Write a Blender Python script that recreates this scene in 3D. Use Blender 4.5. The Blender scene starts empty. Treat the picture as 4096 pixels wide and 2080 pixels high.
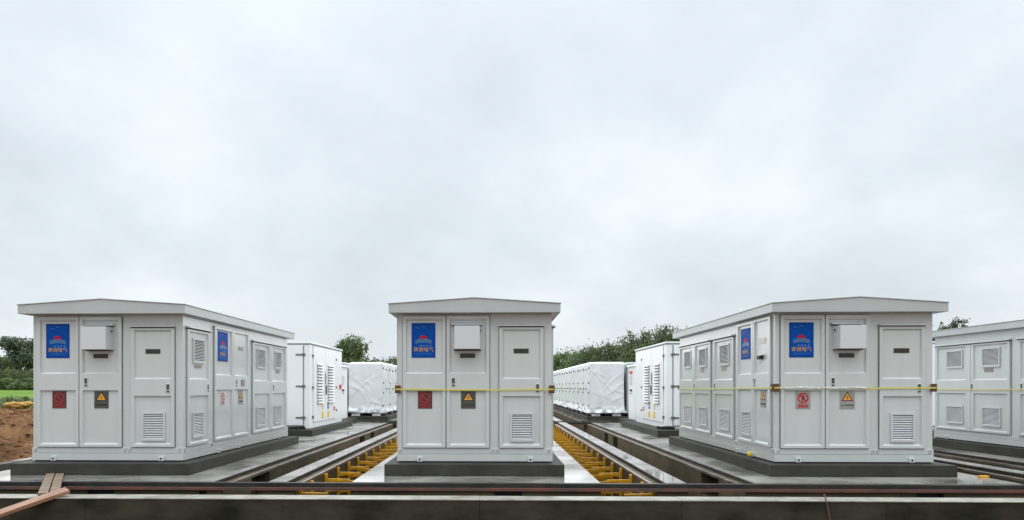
import bpy, bmesh, math, random
import numpy as np
from mathutils import Vector, Matrix, noise
R = math.radians
random.seed(4)
rng = np.random.default_rng(7)
sc = bpy.context.scene
C = sc.collection

# ---------------------------------------------------------------- camera
cam = bpy.data.cameras.new("camera"); camo = bpy.data.objects.new("camera", cam); C.objects.link(camo)
camo.location = (0, 0, 1.19)
camo.rotation_euler = (R(90), 0, R(1.55))
cam.sensor_width = 36; cam.lens = 26.02
cam.shift_x = 0.0368; cam.shift_y = 0.1238
cam.clip_start = 0.1; cam.clip_end = 3000
sc.camera = camo

# ---------------------------------------------------------------- world, sun, exposure
SUN_EL, SUN_ROT = R(76), R(4)
w = bpy.data.worlds.new("World"); sc.world = w; w.use_nodes = True
nt = w.node_tree; N = nt.nodes; Lk = nt.links
for n in list(N): N.remove(n)
out = N.new('ShaderNodeOutputWorld'); bg = N.new('ShaderNodeBackground'); bg.inputs['Strength'].default_value = 0.10
sky = N.new('ShaderNodeTexSky'); sky.sky_type = 'NISHITA'; sky.sun_disc = False
sky.sun_elevation = SUN_EL; sky.sun_rotation = SUN_ROT; sky.dust_density = 3
tc = N.new('ShaderNodeTexCoord'); sep = N.new('ShaderNodeSeparateXYZ'); Lk.new(tc.outputs['Generated'], sep.inputs[0])
zc = N.new('ShaderNodeMath'); zc.operation = 'MAXIMUM'; zc.inputs[1].default_value = 0.0; Lk.new(sep.outputs['Z'], zc.inputs[0])
zp = N.new('ShaderNodeMath'); zp.operation = 'ADD'; zp.inputs[1].default_value = 0.34; Lk.new(zc.outputs[0], zp.inputs[0])
dx = N.new('ShaderNodeMath'); dx.operation = 'DIVIDE'; Lk.new(sep.outputs['X'], dx.inputs[0]); Lk.new(zp.outputs[0], dx.inputs[1])
dy = N.new('ShaderNodeMath'); dy.operation = 'DIVIDE'; Lk.new(sep.outputs['Y'], dy.inputs[0]); Lk.new(zp.outputs[0], dy.inputs[1])
cmb = N.new('ShaderNodeCombineXYZ'); Lk.new(dx.outputs[0], cmb.inputs[0]); Lk.new(dy.outputs[0], cmb.inputs[1])
mp = N.new('ShaderNodeMapping'); mp.inputs['Rotation'].default_value = (0, 0, R(-32)); mp.inputs['Scale'].default_value = (1.0, .72, 1); mp.inputs['Location'].default_value = (3.1, 1.7, 0)
Lk.new(cmb.outputs[0], mp.inputs[0])
n1 = N.new('ShaderNodeTexNoise'); n1.inputs['Scale'].default_value = 1.15; n1.inputs['Detail'].default_value = 5; n1.inputs['Roughness'].default_value = 0.5; n1.inputs['Distortion'].default_value = 0.35
Lk.new(mp.outputs[0], n1.inputs['Vector'])
n2 = N.new('ShaderNodeTexNoise'); n2.inputs['Scale'].default_value = 4.2; n2.inputs['Detail'].default_value = 6; n2.inputs['Roughness'].default_value = 0.55
Lk.new(mp.outputs[0], n2.inputs['Vector'])
ad = N.new('ShaderNodeMath'); ad.operation = 'MULTIPLY_ADD'; ad.inputs[1].default_value = 0.35; Lk.new(n2.outputs['Fac'], ad.inputs[0]); Lk.new(n1.outputs['Fac'], ad.inputs[2])
cr = N.new('ShaderNodeValToRGB'); Lk.new(ad.outputs[0], cr.inputs[0])
e = cr.color_ramp.elements
e[0].position = 0.47; e[0].color = (0.60, 0.655, 0.695, 1)
e[1].position = 0.84; e[1].color = (0.81, 0.865, 0.905, 1)
em = e.new(0.68); em.color = (0.70, 0.76, 0.805, 1)
zq = N.new('ShaderNodeMath'); zq.operation = 'POWER'; zq.inputs[1].default_value = 4.0; Lk.new(zc.outputs[0], zq.inputs[0])   # overcast dome: brighter towards the zenith
zg = N.new('ShaderNodeMath'); zg.operation = 'MULTIPLY_ADD'; zg.inputs[1].default_value = 17.0; zg.inputs[2].default_value = 6.65; Lk.new(zq.outputs[0], zg.inputs[0])
sca = N.new('ShaderNodeVectorMath'); sca.operation = 'SCALE'; Lk.new(cr.outputs[0], sca.inputs[0]); Lk.new(zg.outputs[0], sca.inputs['Scale'])
mx = N.new('ShaderNodeMix'); mx.data_type = 'RGBA'; mx.inputs['Factor'].default_value = 0.93
Lk.new(sky.outputs[0], mx.inputs['A']); Lk.new(sca.outputs[0], mx.inputs['B'])
Lk.new(mx.outputs['Result'], bg.inputs['Color']); Lk.new(bg.outputs[0], out.inputs[0])

sun = bpy.data.lights.new("sun", 'SUN'); suno = bpy.data.objects.new("sun", sun); C.objects.link(suno)
sun.energy = 1.5; sun.angle = R(150); sun.color = (1, .97, .93)
suno.rotation_euler = (R(90) - SUN_EL, 0, R(180) - SUN_ROT)
sc.view_settings.view_transform = 'Standard'; sc.view_settings.look = 'None'
sc.view_settings.exposure = 0.78; sc.view_settings.gamma = 1.0
sc.view_settings.use_curve_mapping = False
sc.render.engine = 'CYCLES'
sc.cycles.max_bounces = 6
sc.cycles.use_denoising = True

# ---------------------------------------------------------------- materials
def mat(name, col, rough=0.5, metal=0.0, spec=0.5, coat=0.0, var=0.0, vscale=3.0, bump=0.0, bscale=20.0, col2=None, rough2=None, stretch=(1, 1, 1), bdist=0.01, detail=6, coatr=0.1, ramp=(0.35, 0.65), trans=0.0, coord='Object', joints=None):
    m = bpy.data.materials.new(name); m.use_nodes = True
    t = m.node_tree; n = t.nodes; l = t.links
    b = n['Principled BSDF']
    b.inputs['Base Color'].default_value = (*col, 1); b.inputs['Roughness'].default_value = rough
    b.inputs['Metallic'].default_value = metal; b.inputs['Specular IOR Level'].default_value = spec
    b.inputs['Coat Weight'].default_value = coat; b.inputs['Coat Roughness'].default_value = coatr
    if trans: b.inputs['Transmission Weight'].default_value = trans
    if coord == 'World':
        g = n.new('ShaderNodeNewGeometry'); src = g.outputs['Position']
    else:
        g = n.new('ShaderNodeTexCoord'); src = g.outputs['Object']
    mpn = n.new('ShaderNodeMapping'); mpn.inputs['Scale'].default_value = stretch; l.new(src, mpn.inputs[0])
    bcol = None
    if col2 is not None or var:
        nz = n.new('ShaderNodeTexNoise'); nz.inputs['Scale'].default_value = vscale; nz.inputs['Detail'].default_value = detail; nz.inputs['Roughness'].default_value = 0.6
        l.new(mpn.outputs[0], nz.inputs['Vector'])
        rp = n.new('ShaderNodeValToRGB'); l.new(nz.outputs['Fac'], rp.inputs[0])
        rp.color_ramp.elements[0].position = ramp[0]; rp.color_ramp.elements[1].position = ramp[1]
        c2 = col2 if col2 is not None else tuple(max(0, c * (1 - var)) for c in col)
        rp.color_ramp.elements[0].color = (*c2, 1); rp.color_ramp.elements[1].color = (*col, 1)
        bcol = rp.outputs[0]
        if rough2 is not None:
            mr = n.new('ShaderNodeMapRange'); mr.inputs['From Min'].default_value = ramp[0]; mr.inputs['From Max'].default_value = ramp[1]
            mr.inputs['To Min'].default_value = rough2; mr.inputs['To Max'].default_value = rough
            nz3 = n.new('ShaderNodeTexNoise'); nz3.inputs['Scale'].default_value = vscale * 0.6; nz3.inputs['Detail'].default_value = 4; l.new(mpn.outputs[0], nz3.inputs['Vector'])
            l.new(nz3.outputs['Fac'], mr.inputs['Value']); l.new(mr.outputs[0], b.inputs['Roughness'])
        if joints is not None:      # thin formwork joints pressed in the cast face
            bt = n.new('ShaderNodeTexBrick'); bt.inputs['Scale'].default_value = 1.0
            bt.inputs['Brick Width'].default_value = joints[0]; bt.inputs['Row Height'].default_value = joints[1]; bt.inputs['Mortar Size'].default_value = joints[2]
            bt.offset = 0; bt.inputs['Color1'].default_value = (1, 1, 1, 1); bt.inputs['Color2'].default_value = (.93, .93, .93, 1); bt.inputs['Mortar'].default_value = (.55, .55, .55, 1)
            cb = n.new('ShaderNodeCombineXYZ'); sp2 = n.new('ShaderNodeSeparateXYZ'); l.new(src, sp2.inputs[0])
            sm = n.new('ShaderNodeMath'); sm.operation = 'ADD'; l.new(sp2.outputs['X'], sm.inputs[0]); l.new(sp2.outputs['Y'], sm.inputs[1])
            l.new(sm.outputs[0], cb.inputs[0]); l.new(sp2.outputs['Z'], cb.inputs[1]); l.new(cb.outputs[0], bt.inputs['Vector'])
            mm = n.new('ShaderNodeMix'); mm.data_type = 'RGBA'; mm.blend_type = 'MULTIPLY'; mm.inputs['Factor'].default_value = 1
            l.new(bcol, mm.inputs['A']); l.new(bt.outputs['Color'], mm.inputs['B']); bcol = mm.outputs['Result']
        l.new(bcol, b.inputs['Base Color'])
    if bump:
        nb = n.new('ShaderNodeTexNoise'); nb.inputs['Scale'].default_value = bscale; nb.inputs['Detail'].default_value = 6
        l.new(mpn.outputs[0], nb.inputs['Vector'])
        bp = n.new('ShaderNodeBump'); bp.inputs['Strength'].default_value = bump; bp.inputs['Distance'].default_value = bdist
        l.new(nb.outputs['Fac'], bp.inputs['Height']); l.new(bp.outputs[0], b.inputs['Normal'])
        if coat: l.new(bp.outputs[0], b.inputs['Coat Normal'])
    return m

M = {}
M['grey_paint'] = mat('grey_paint', (.55, .575, .565), rough=.3, spec=.5, coat=.7, coatr=.10, col2=(.515, .538, .525), vscale=.9, stretch=(4, 4, .8), ramp=(.25, .6), bump=.3, bscale=1.3, bdist=.010)
M['roof_paint'] = mat('roof_paint', (.45, .475, .47), rough=.35, spec=.5, var=.07, vscale=2, bump=.05, bscale=2)
M['white_paint'] = mat('white_paint', (.87, .89, .91), rough=.3, var=.03, vscale=2)
M['white_paint_slat'] = mat('louver_paint', (.86, .88, .89), rough=.35)
M['cover_paint'] = mat('cover_paint', (.58, .60, .60), rough=.35)
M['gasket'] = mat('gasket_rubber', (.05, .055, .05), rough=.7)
M['dark_in'] = mat('dark_interior', (.035, .04, .045), rough=.8)
M['blue'] = mat('blue_print', (.002, .075, .38), spec=.08, rough=.5, var=.2, vscale=4)
M['blue_edge'] = mat('deep_blue_print', (.001, .03, .24), spec=.08, rough=.5)
M['red'] = mat('red_print', (.55, .006, .012), rough=.5, spec=.1)
M['wave'] = mat('pale_blue_print', (.05, .14, .30), rough=.4)
M['pale'] = mat('pale_print', (.22, .34, .55), rough=.4)
M['gold'] = mat('gold_print', (.42, .24, .07), rough=.4)
M['plate_dark'] = mat('dark_reflection_metal_plate', (.055, .05, .036), rough=.3, metal=.5, var=.3, vscale=30)  # metal nameplate with a dark reflection painted into its colour
M['plate_mid'] = mat('worn_steel_plate', (.30, .27, .24), rough=.35, metal=.5, var=.25, vscale=30)
M['plate_beige'] = mat('beige_plate', (.62, .58, .53), rough=.5)
M['sign_steel_dark'] = mat('dark_reflection_plate', (.075, .08, .07), rough=.3, var=.3, vscale=6)  # steel sign plate, dark surroundings' reflection put into the base colour
M['sign_red_dark'] = mat('dark_reflection_red_plate', (.10, .035, .03), rough=.4, var=.3, vscale=6)  # red sign plate, its dark reflection painted in as red-brown
M['sign_steel'] = mat('brushed_steel_plate', (.36, .36, .34), rough=.3, metal=.3, var=.15, vscale=6)
M['sign_white'] = mat('white_sign_plate', (.62, .62, .60), rough=.4)
M['sign_orange'] = mat('warning_yellow', (.72, .34, .03), rough=.45)
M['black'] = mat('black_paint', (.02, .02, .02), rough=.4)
M['red_dull'] = mat('dull_red_print', (.36, .012, .018), rough=.4)
M['steel_handle'] = mat('handle_recess', (.10, .11, .10), rough=.25, metal=.7)
M['handle_white'] = mat('handle_bezel', (.66, .68, .66), rough=.3, metal=.2)
M['slab'] = mat('wet_concrete_slab', (.25, .245, .23), rough=.42, rough2=.06, spec=.6, col2=(.11, .105, .092), vscale=1.1, bump=.12, bscale=3.5, coord='World', detail=9, bdist=.004, ramp=(.38, .6))
M['plinth'] = mat('cast_concrete', (.052, .051, .040), rough=.6, spec=.25, col2=(.030, .029, .022), vscale=1.6, bump=.3, bscale=30, joints=(2.4, 5, .004), coord='World')
M['plinthtop'] = M['plinth']
M['trenchwall'] = mat('stained_trench_concrete', (.13, .10, .052), rough=.65, spec=.3, col2=(.065, .052, .028), vscale=1.3, bump=.4, bscale=14, joints=(1.8, 3, .008), coord='World')
M['rebate'] = mat('black_rebate', (.032, .029, .026), rough=.5, spec=.35, col2=(.015, .014, .013), vscale=5, bump=.4, bscale=30)  # near-black mottled tone for the step faces and channels
M['parapet'] = mat('stained_parapet_concrete', (.046, .042, .029), rough=.7, spec=.15, col2=(.010, .011, .007), vscale=1.7, bump=.5, bscale=9, stretch=(.8, 1, 1.5), detail=9, ramp=(.34, .64), coord='World')
M['parapet_top'] = mat('wet_parapet_cap', (.30, .30, .25), rough=.45, var=.5, vscale=4, bump=.2)
M['rust'] = mat('rusty_steel_angle', (.17, .06, .04), rough=.55, col2=(.075, .05, .042), vscale=2.2, bump=.3, bscale=30, stretch=(1, 1, 1))
M['steel_edge'] = mat('worn_steel_angle', (.24, .21, .19), rough=.4, metal=.3, col2=(.10, .075, .06), vscale=2.5, bump=.2)
M['yellow'] = mat('yellow_bracket_paint', (.74, .36, .006), rough=.45, var=.35, vscale=7)
M['soil'] = mat('orange_soil', (.24, .125, .062), rough=.95, spec=.1, col2=(.12, .055, .028), vscale=1.6, bump=1, bscale=7, detail=10, bdist=.12)
M['floor'] = mat('trench_floor_mud', (.07, .055, .035), rough=.4, col2=(.03, .025, .018), vscale=2)
M['wood'] = mat('weathered_board', (.22, .165, .12), rough=.75, col2=(.11, .078, .055), vscale=3, stretch=(7, 1, 7), bump=.4, bscale=20)
M['wood_red'] = mat('reddish_wet_board', (.32, .165, .095), rough=.5, col2=(.17, .085, .05), vscale=3, stretch=(1, 9, 9), bump=.4, bscale=20)
M['bark'] = mat('bark', (.09, .065, .045), rough=.9, var=.4)
M['tape'] = mat('yellow_strap', (.62, .54, .10), rough=.4)
M['card'] = mat('brown_cardboard', (.13, .055, .018), rough=.8, var=.4, vscale=20)
M['olive'] = mat('olive_foam', (.08, .085, .03), rough=.8)
M['rubber'] = mat('black_rubber', (.018, .018, .018), rough=.5)
M['hinge'] = mat('grey_steel_hinge', (.17, .18, .17), rough=.35, metal=.5)
M['label_yellow'] = mat('yellow_label', (.85, .60, .02), rough=.5)
M['label_blue'] = mat('blue_label', (.03, .16, .42), rough=.5)
M['label_red'] = mat('red_label', (.60, .04, .04), rough=.5)
M['seam'] = mat('grey_seam', (.27, .29, .30), rough=.6)
M['film'] = mat('white_plastic_film', (.76, .79, .81), rough=.27, spec=.6, var=.08, vscale=2.0, bump=.5, bscale=5, bdist=.03, stretch=(1, 1, .55))
M['film_shaded'] = mat('shaded_plastic_film', (.42, .46, .48), rough=.3, spec=.6, var=.15, vscale=2.0, bump=.6, bscale=2.4, bdist=.05)  # darker copy of the film; second row's shade painted into the colour
M['orange_lump'] = mat('orange_clay', (.42, .24, .06), rough=.85, var=.4, vscale=8)

def leafmat(name, c1, c2):
    m = bpy.data.materials.new(name); m.use_nodes = True
    t = m.node_tree; n = t.nodes; l = t.links; b = n['Principled BSDF']
    g = n.new('ShaderNodeNewGeometry'); nz = n.new('ShaderNodeTexNoise'); nz.inputs['Scale'].default_value = .7; nz.inputs['Detail'].default_value = 3
    l.new(g.outputs['Position'], nz.inputs['Vector'])
    ad = n.new('ShaderNodeMath'); ad.operation = 'MULTIPLY_ADD'; ad.inputs[1].default_value = .28
    l.new(g.outputs['Random Per Island'], ad.inputs[0]); l.new(nz.outputs['Fac'], ad.inputs[2])
    rp = n.new('ShaderNodeValToRGB'); rp.color_ramp.elements[0].position = .42; rp.color_ramp.elements[1].position = .84
    rp.color_ramp.elements[0].color = (*c1, 1); rp.color_ramp.elements[1].color = (*c2, 1)
    l.new(ad.outputs[0], rp.inputs[0]); l.new(rp.outputs[0], b.inputs['Base Color'])
    b.inputs['Roughness'].default_value = .6; b.inputs['Specular IOR Level'].default_value = .25
    tr = n.new('ShaderNodeBsdfTranslucent'); l.new(rp.outputs[0], tr.inputs[0])
    ms = n.new('ShaderNodeMixShader'); ms.inputs[0].default_value = .35
    l.new(b.outputs[0], ms.inputs[1]); l.new(tr.outputs[0], ms.inputs[2]); l.new(ms.outputs[0], n['Material Output'].inputs[0])
    return m
M['leaf_dark'] = leafmat('dark_leaves', (.050, .072, .036), (.16, .21, .09))
M['leaf_mid'] = leafmat('mid_green_leaves', (.060, .090, .040), (.20, .27, .11))
M['leaf_grey'] = leafmat('grey_green_leaves', (.055, .080, .055), (.17, .22, .14))
M['leaf_bright'] = leafmat('bright_green_leaves', (.05, .12, .02), (.20, .34, .06))

# ---------------------------------------------------------------- helpers
def link(name, me, parent=None, mats=None):
    o = bpy.data.objects.new(name, me); C.objects.link(o)
    if parent is not None: o.parent = parent
    if mats is not None:
        if not isinstance(mats, (list, tuple)): mats = [mats]
        if len(me.materials) == 0:
            for m in mats: me.materials.append(m)
    return o
def tag(o, label=None, cat=None, group=None, kind=None):
    if label: o['label'] = label
    if cat: o['category'] = cat
    if group: o['group'] = group
    if kind: o['kind'] = kind
    return o
def empty(name, loc, rz=0):
    o = bpy.data.objects.new(name, None); C.objects.link(o); o.location = loc; o.rotation_euler = (0, 0, rz); o.empty_display_size = .2
    return o
def children(o): return [c for c in C.objects if c.parent is o]
def copy_tree(o, parent=None, kids=None):
    if kids is None:
        kids = {}
        for c in C.objects:
            if c.parent is not None: kids.setdefault(c.parent.name, []).append(c)
    c = o.copy(); C.objects.link(c); c.parent = parent
    for ch in kids.get(o.name, []): copy_tree(ch, c, kids)
    return c

class MB:
    """collects shapes into one mesh; T maps local (a,b,c) to xyz"""
    def __init__(s, T=None): s.v = []; s.f = []; s.T = T or (lambda a, b, c: (a, b, c))
    def add(s, vs, fs):
        k = len(s.v); s.v += [s.T(*p) for p in vs]; s.f += [tuple(i + k for i in f) for f in fs]; return s
    def box(s, a0, a1, b0, b1, c0, c1):
        return s.add([(a0, b0, c0), (a1, b0, c0), (a1, b1, c0), (a0, b1, c0), (a0, b0, c1), (a1, b0, c1), (a1, b1, c1), (a0, b1, c1)],
              [(0, 3, 2, 1), (4, 5, 6, 7), (0, 1, 5, 4), (1, 2, 6, 5), (2, 3, 7, 6), (3, 0, 4, 7)])
    def prism(s, poly, c0, c1):   # poly in (a,b), extruded along c
        n = len(poly)
        return s.add([(p[0], p[1], c0) for p in poly] + [(p[0], p[1], c1) for p in poly],
              [tuple(range(n))[::-1], tuple(range(n, 2 * n))] + [(i, (i + 1) % n, n + (i + 1) % n, n + i) for i in range(n)])
    def tube(s, p, q, r, seg=8, r2=None):
        p = Vector(p); q = Vector(q); d = (q - p).normalized(); r2 = r if r2 is None else r2
        u = d.orthogonal().normalized(); v = d.cross(u)
        vs = []
        for c, rr in ((p, r), (q, r2)):
            for i in range(seg):
                a = 2 * math.pi * i / seg; x = c + u * math.cos(a) * rr + v * math.sin(a) * rr; vs.append(tuple(x))
        return s.add(vs, [tuple(range(seg))[::-1], tuple(range(seg, 2 * seg))] + [(i, (i + 1) % seg, seg + (i + 1) % seg, seg + i) for i in range(seg)])
    def mesh(s, name, bevel=0, smooth=False):
        me = bpy.data.meshes.new(name); me.from_pydata(s.v, [], s.f)
        bm = bmesh.new(); bm.from_mesh(me); bmesh.ops.recalc_face_normals(bm, faces=bm.faces)
        if bevel:
            bmesh.ops.bevel(bm, geom=[e for e in bm.edges], offset=bevel, segments=2, affect='EDGES', profile=.6)
        bm.to_mesh(me); bm.free()
        if smooth: me.polygons.foreach_set('use_smooth', [True] * len(me.polygons))
        return me
    def obj(s, name, m, parent=None, bevel=0, smooth=False):
        return link(name, s.mesh(name, bevel, smooth), parent, m)

def rectbox(name, m, x0, x1, y0, y1, z0, z1, parent=None, bevel=0):
    return MB().box(x0, x1, y0, y1, z0, z1).obj(name, m, parent, bevel)

# =====================================================================================
# STRUCTURE: terrain, slabs, trenches
# =====================================================================================
TOP = -0.18; LEDGE = -0.245; BOT = -1.3
YA, YB = 10.6, 28.6      # near block
YC, YD = 29.6, 62.0      # far block
def terrain_z(x, y):
    inside = (-8.9 < x < 30) and (8.0 < y < 70)
    if y < 9.0: return -1.34
    if inside: return -1.36
    if x > 29: return -.4
    if y > 69 and x > -14:
        return -.45 + .25 * noise.noise(Vector((x * .03, y * .03, 0)))
    # left of the site: spoil heaps
    f_ = min(1, max(0, (y - 26) / 64)); z = -.42 + 1.22 * f_ * f_ * (3 - 2 * f_) + .12 * noise.noise(Vector((x * .15, y * .15, 3)))
    def heap(cx, cy, rx, ry, h):
        d = math.hypot((x - cx) / rx, (y - cy) / ry)
        return h * max(0, 1 - d * d) ** 1.1 if d < 1 else 0
    z += max(heap(-12.6, 18.6, 4.2, 3.6, .98), heap(-15.5, 17.5, 4.0, 3.5, .92), heap(-11.4, 15.2, 2.6, 2.4, .58), heap(-14, 14.2, 3.2, 2.0, .50))
    z += .17 * noise.fractal(Vector((x * 1.3, y * 1.3, 1)), .8, 2.1, 5) if -20 < x and y < 26 else 0
    return z
xs = sorted(set([-400, -300, -220, -160, -120, -90, -70, -55, -45, -36, -30, -26, -23] + [round(-21 + .13 * i, 3) for i in range(92)] + [-9.03, -8.97, -8.85, 0, 10, 20, 29.5, 31, 40, 55, 75, 100, 150, 220, 300, 420]))
ys = sorted(set([-60, -20, 0, 5, 8.9, 9.05] + [round(9.2 + .15 * i, 3) for i in range(112)] + [27, 29, 32, 36, 40, 45, 50, 56, 62, 69.5, 71, 80, 90, 105, 125, 150, 190, 250, 340, 480, 700, 1000, 1500]))
V = [(x, y, terrain_z(x, y)) for y in ys for x in xs]; nx = len(xs)
Fc = [(j * nx + i, j * nx + i + 1, (j + 1) * nx + i + 1, (j + 1) * nx + i) for j in range(len(ys) - 1) for i in range(nx - 1)]
me = bpy.data.meshes.new('ground'); me.from_pydata(V, [], Fc)
gm = bpy.data.materials.new('ground_soil_and_grass'); gm.use_nodes = True
t = gm.node_tree; n = t.nodes; l = t.links; b = n['Principled BSDF']; b.inputs['Roughness'].default_value = .95; b.inputs['Specular IOR Level'].default_value = .1
g = n.new('ShaderNodeNewGeometry'); sp = n.new('ShaderNodeSeparateXYZ'); l.new(g.outputs['Position'], sp.inputs[0])
nz = n.new('ShaderNodeTexNoise'); nz.inputs['Scale'].default_value = 1.7; nz.inputs['Detail'].default_value = 10; nz.inputs['Roughness'].default_value = .65; l.new(g.outputs['Position'], nz.inputs['Vector'])
rs = n.new('ShaderNodeValToRGB'); l.new(nz.outputs['Fac'], rs.inputs[0]); rs.color_ramp.elements[0].position = .34; rs.color_ramp.elements[1].position = .66
rs.color_ramp.elements[0].color = (.055, .027, .014, 1); rs.color_ramp.elements[1].color = (.27, .148, .075, 1)
ng = n.new('ShaderNodeTexNoise'); ng.inputs['Scale'].default_value = .05; ng.inputs['Detail'].default_value = 8; l.new(g.outputs['Position'], ng.inputs['Vector'])
rg = n.new('ShaderNodeValToRGB'); l.new(ng.outputs['Fac'], rg.inputs[0]); rg.color_ramp.elements[0].position = .4; rg.color_ramp.elements[1].position = .6
rg.color_ramp.elements[0].color = (.09, .165, .025, 1); rg.color_ramp.elements[1].color = (.15, .26, .04, 1)
ro = n.new('ShaderNodeValToRGB'); l.new(nz.outputs['Fac'], ro.inputs[0]); ro.color_ramp.elements[0].position = .35; ro.color_ramp.elements[1].position = .65
ro.color_ramp.elements[0].color = (.035, .06, .02, 1); ro.color_ramp.elements[1].color = (.12, .15, .05, 1)
mf = n.new('ShaderNodeMapRange'); mf.inputs['From Min'].default_value = 58; mf.inputs['From Max'].default_value = 64; l.new(sp.outputs['Y'], mf.inputs['Value'])
mxf = n.new('ShaderNodeMix'); mxf.data_type = 'RGBA'; l.new(mf.outputs[0], mxf.inputs['Factor']); l.new(ro.outputs[0], mxf.inputs['A']); l.new(rg.outputs[0], mxf.inputs['B'])
mr = n.new('ShaderNodeMapRange'); mr.inputs['From Min'].default_value = 21.5; mr.inputs['From Max'].default_value = 26; 
yn = n.new('ShaderNodeMath'); yn.operation = 'MULTIPLY_ADD'; yn.inputs[1].default_value = 6; l.new(nz.outputs['Fac'], yn.inputs[0]); 
ym = n.new('ShaderNodeMath'); ym.operation = 'SUBTRACT'; ym.inputs[1].default_value = 3; l.new(sp.outputs['Y'], ym.inputs[0]); l.new(ym.outputs[0], yn.inputs[2])
l.new(yn.outputs[0], mr.inputs['Value'])
mxn = n.new('ShaderNodeMix'); mxn.data_type = 'RGBA'; l.new(mr.outputs[0], mxn.inputs['Factor']); l.new(rs.outputs[0], mxn.inputs['A']); l.new(mxf.outputs['Result'], mxn.inputs['B'])
l.new(mxn.outputs['Result'], b.inputs['Base Color'])
bp = n.new('ShaderNodeBump'); bp.inputs['Distance'].default_value = .25; bp.inputs['Strength'].default_value = .9
nb = n.new('ShaderNodeTexNoise'); nb.inputs['Scale'].default_value = 3.2; nb.inputs['Detail'].default_value = 10; nb.inputs['Roughness'].default_value = .65; l.new(g.outputs['Position'], nb.inputs['Vector'])
l.new(nb.outputs['Fac'], bp.inputs['Height']); l.new(bp.outputs[0], b.inputs['Normal'])
me.polygons.foreach_set('use_smooth', [True] * len(me.polygons))
tag(link('ground', me, None, gm), kind='structure')

# trench floor
tag(rectbox('trench_floor', M['floor'], -8.85, 20, 9.3, 66, BOT - .04, BOT), kind='structure')

# slabs (top faces wet); walls below
def slab(name, x0, x1, y0, y1, ledge_l, ledge_r, kind='structure', label=None, cat=None, group=None, holes_l=(), holes_r=()):
    """cast slab with optional step along its long edges, top skin a 1 cm topping"""
    root = empty(name, ((x0 + x1) / 2, y0, BOT)); ox, oy, oz = root.location
    tag(root, label, cat, group, kind)
    lw = .14
    def part(nm, m, a, b_, c, d, e_, f_, bevel=0):
        o = MB().box(a - ox, b_ - ox, c - oy, d - oy, e_ - oz, f_ - oz).obj(nm, m, root, bevel); return o
    part('topping', M['slab'], x0, x1, y0, y1, TOP - .012, TOP)
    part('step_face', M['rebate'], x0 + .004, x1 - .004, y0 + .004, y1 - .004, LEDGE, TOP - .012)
    wx0 = x0 - (lw if ledge_l else -.006); wx1 = x1 + (lw if ledge_r else -.006)
    def wall_side(x_in, x_out, holes):    # wall leaf with openings
        ylist = sorted(holes); cur = y0 + .006; a, b_ = min(x_in, x_out), max(x_in, x_out)
        mb = MB(lambda p, q, r: (p - ox, q - oy, r - oz))
        for (h0, h1) in ylist:
            mb.box(a, b_, cur, h0, BOT, LEDGE); mb.box(a, b_, h0, h1, BOT, LEDGE - .42); mb.box(a, b_, h0, h1, LEDGE - .035, LEDGE); cur = h1
        mb.box(a, b_, cur, y1 - .006, BOT, LEDGE)
        mb.obj('side_wall', M['trenchwall'], root)
    if ledge_l: wall_side(wx0 + .25, wx0, holes_l)
    if ledge_r: wall_side(wx1 - .25, wx1, holes_r)
    cx0 = wx0 + .25 + .002 if ledge_l else wx0; cx1 = wx1 - .25 - .002 if ledge_r else wx1
    if cx1 - cx0 > .02:
        part('core', M['trenchwall'], cx0, cx1, y0 + .006, y1 - .006, BOT, LEDGE - .002)
    for s, has in ((-1, ledge_l), (1, ledge_r)):
        if has:
            wx = wx0 if s < 0 else wx1
            a, b_ = (wx - .006, wx + .045) if s < 0 else (wx - .045, wx + .006)
            part('edge_angle', M['steel_edge'], a, b_, y0, y1, LEDGE - .035, LEDGE + .006)
    return root
HOL = [(11.85, 12.85), (21.5, 22.3), (23.35, 24.0)]
for nm, (y0, y1), hol in (('near', (YA, YB), HOL), ('far', (YC, YD), [])):
    where = 'front' if nm == 'near' else 'rear'
    slab('concrete_slab', -2.05, 1.51, y0, y1, False, False)
    slab('concrete_slab', 3.70, 7.43, y0, y1, True, False, holes_l=hol)
    slab('concrete_slab', -8.0, -4.06, y0, y1, False, True, holes_r=hol)
    slab('concrete_slab', 9.57, 13.3, y0, y1, True, False)
    g_ = 'concrete strips between cable trenches'
    slab('trench_divider', 2.44, 2.73, y0, y1, True, False, kind=None, label=f'wet concrete divider strip right of the middle cabinet, {where} stretch', cat='concrete wall', group=g_)
    slab('trench_divider', -3.26, -3.0, y0, y1, False, True, kind=None, label=f'wet concrete divider strip left of the middle cabinet, {where} stretch', cat='concrete wall', group=g_)
    slab('trench_divider', 8.31, 8.6, y0, y1, True, False, kind=None, label=f'wet concrete divider strip right of the right cabinet, {where} stretch', cat='concrete wall', group=g_)
kb = rectbox('kerb_wall', M['slab'], -8.99, -8.76, 9.3, 40, BOT, TOP, bevel=.01); tag(kb, 'low concrete kerb wall between the soil heap and the left trench', 'kerb wall')

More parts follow.
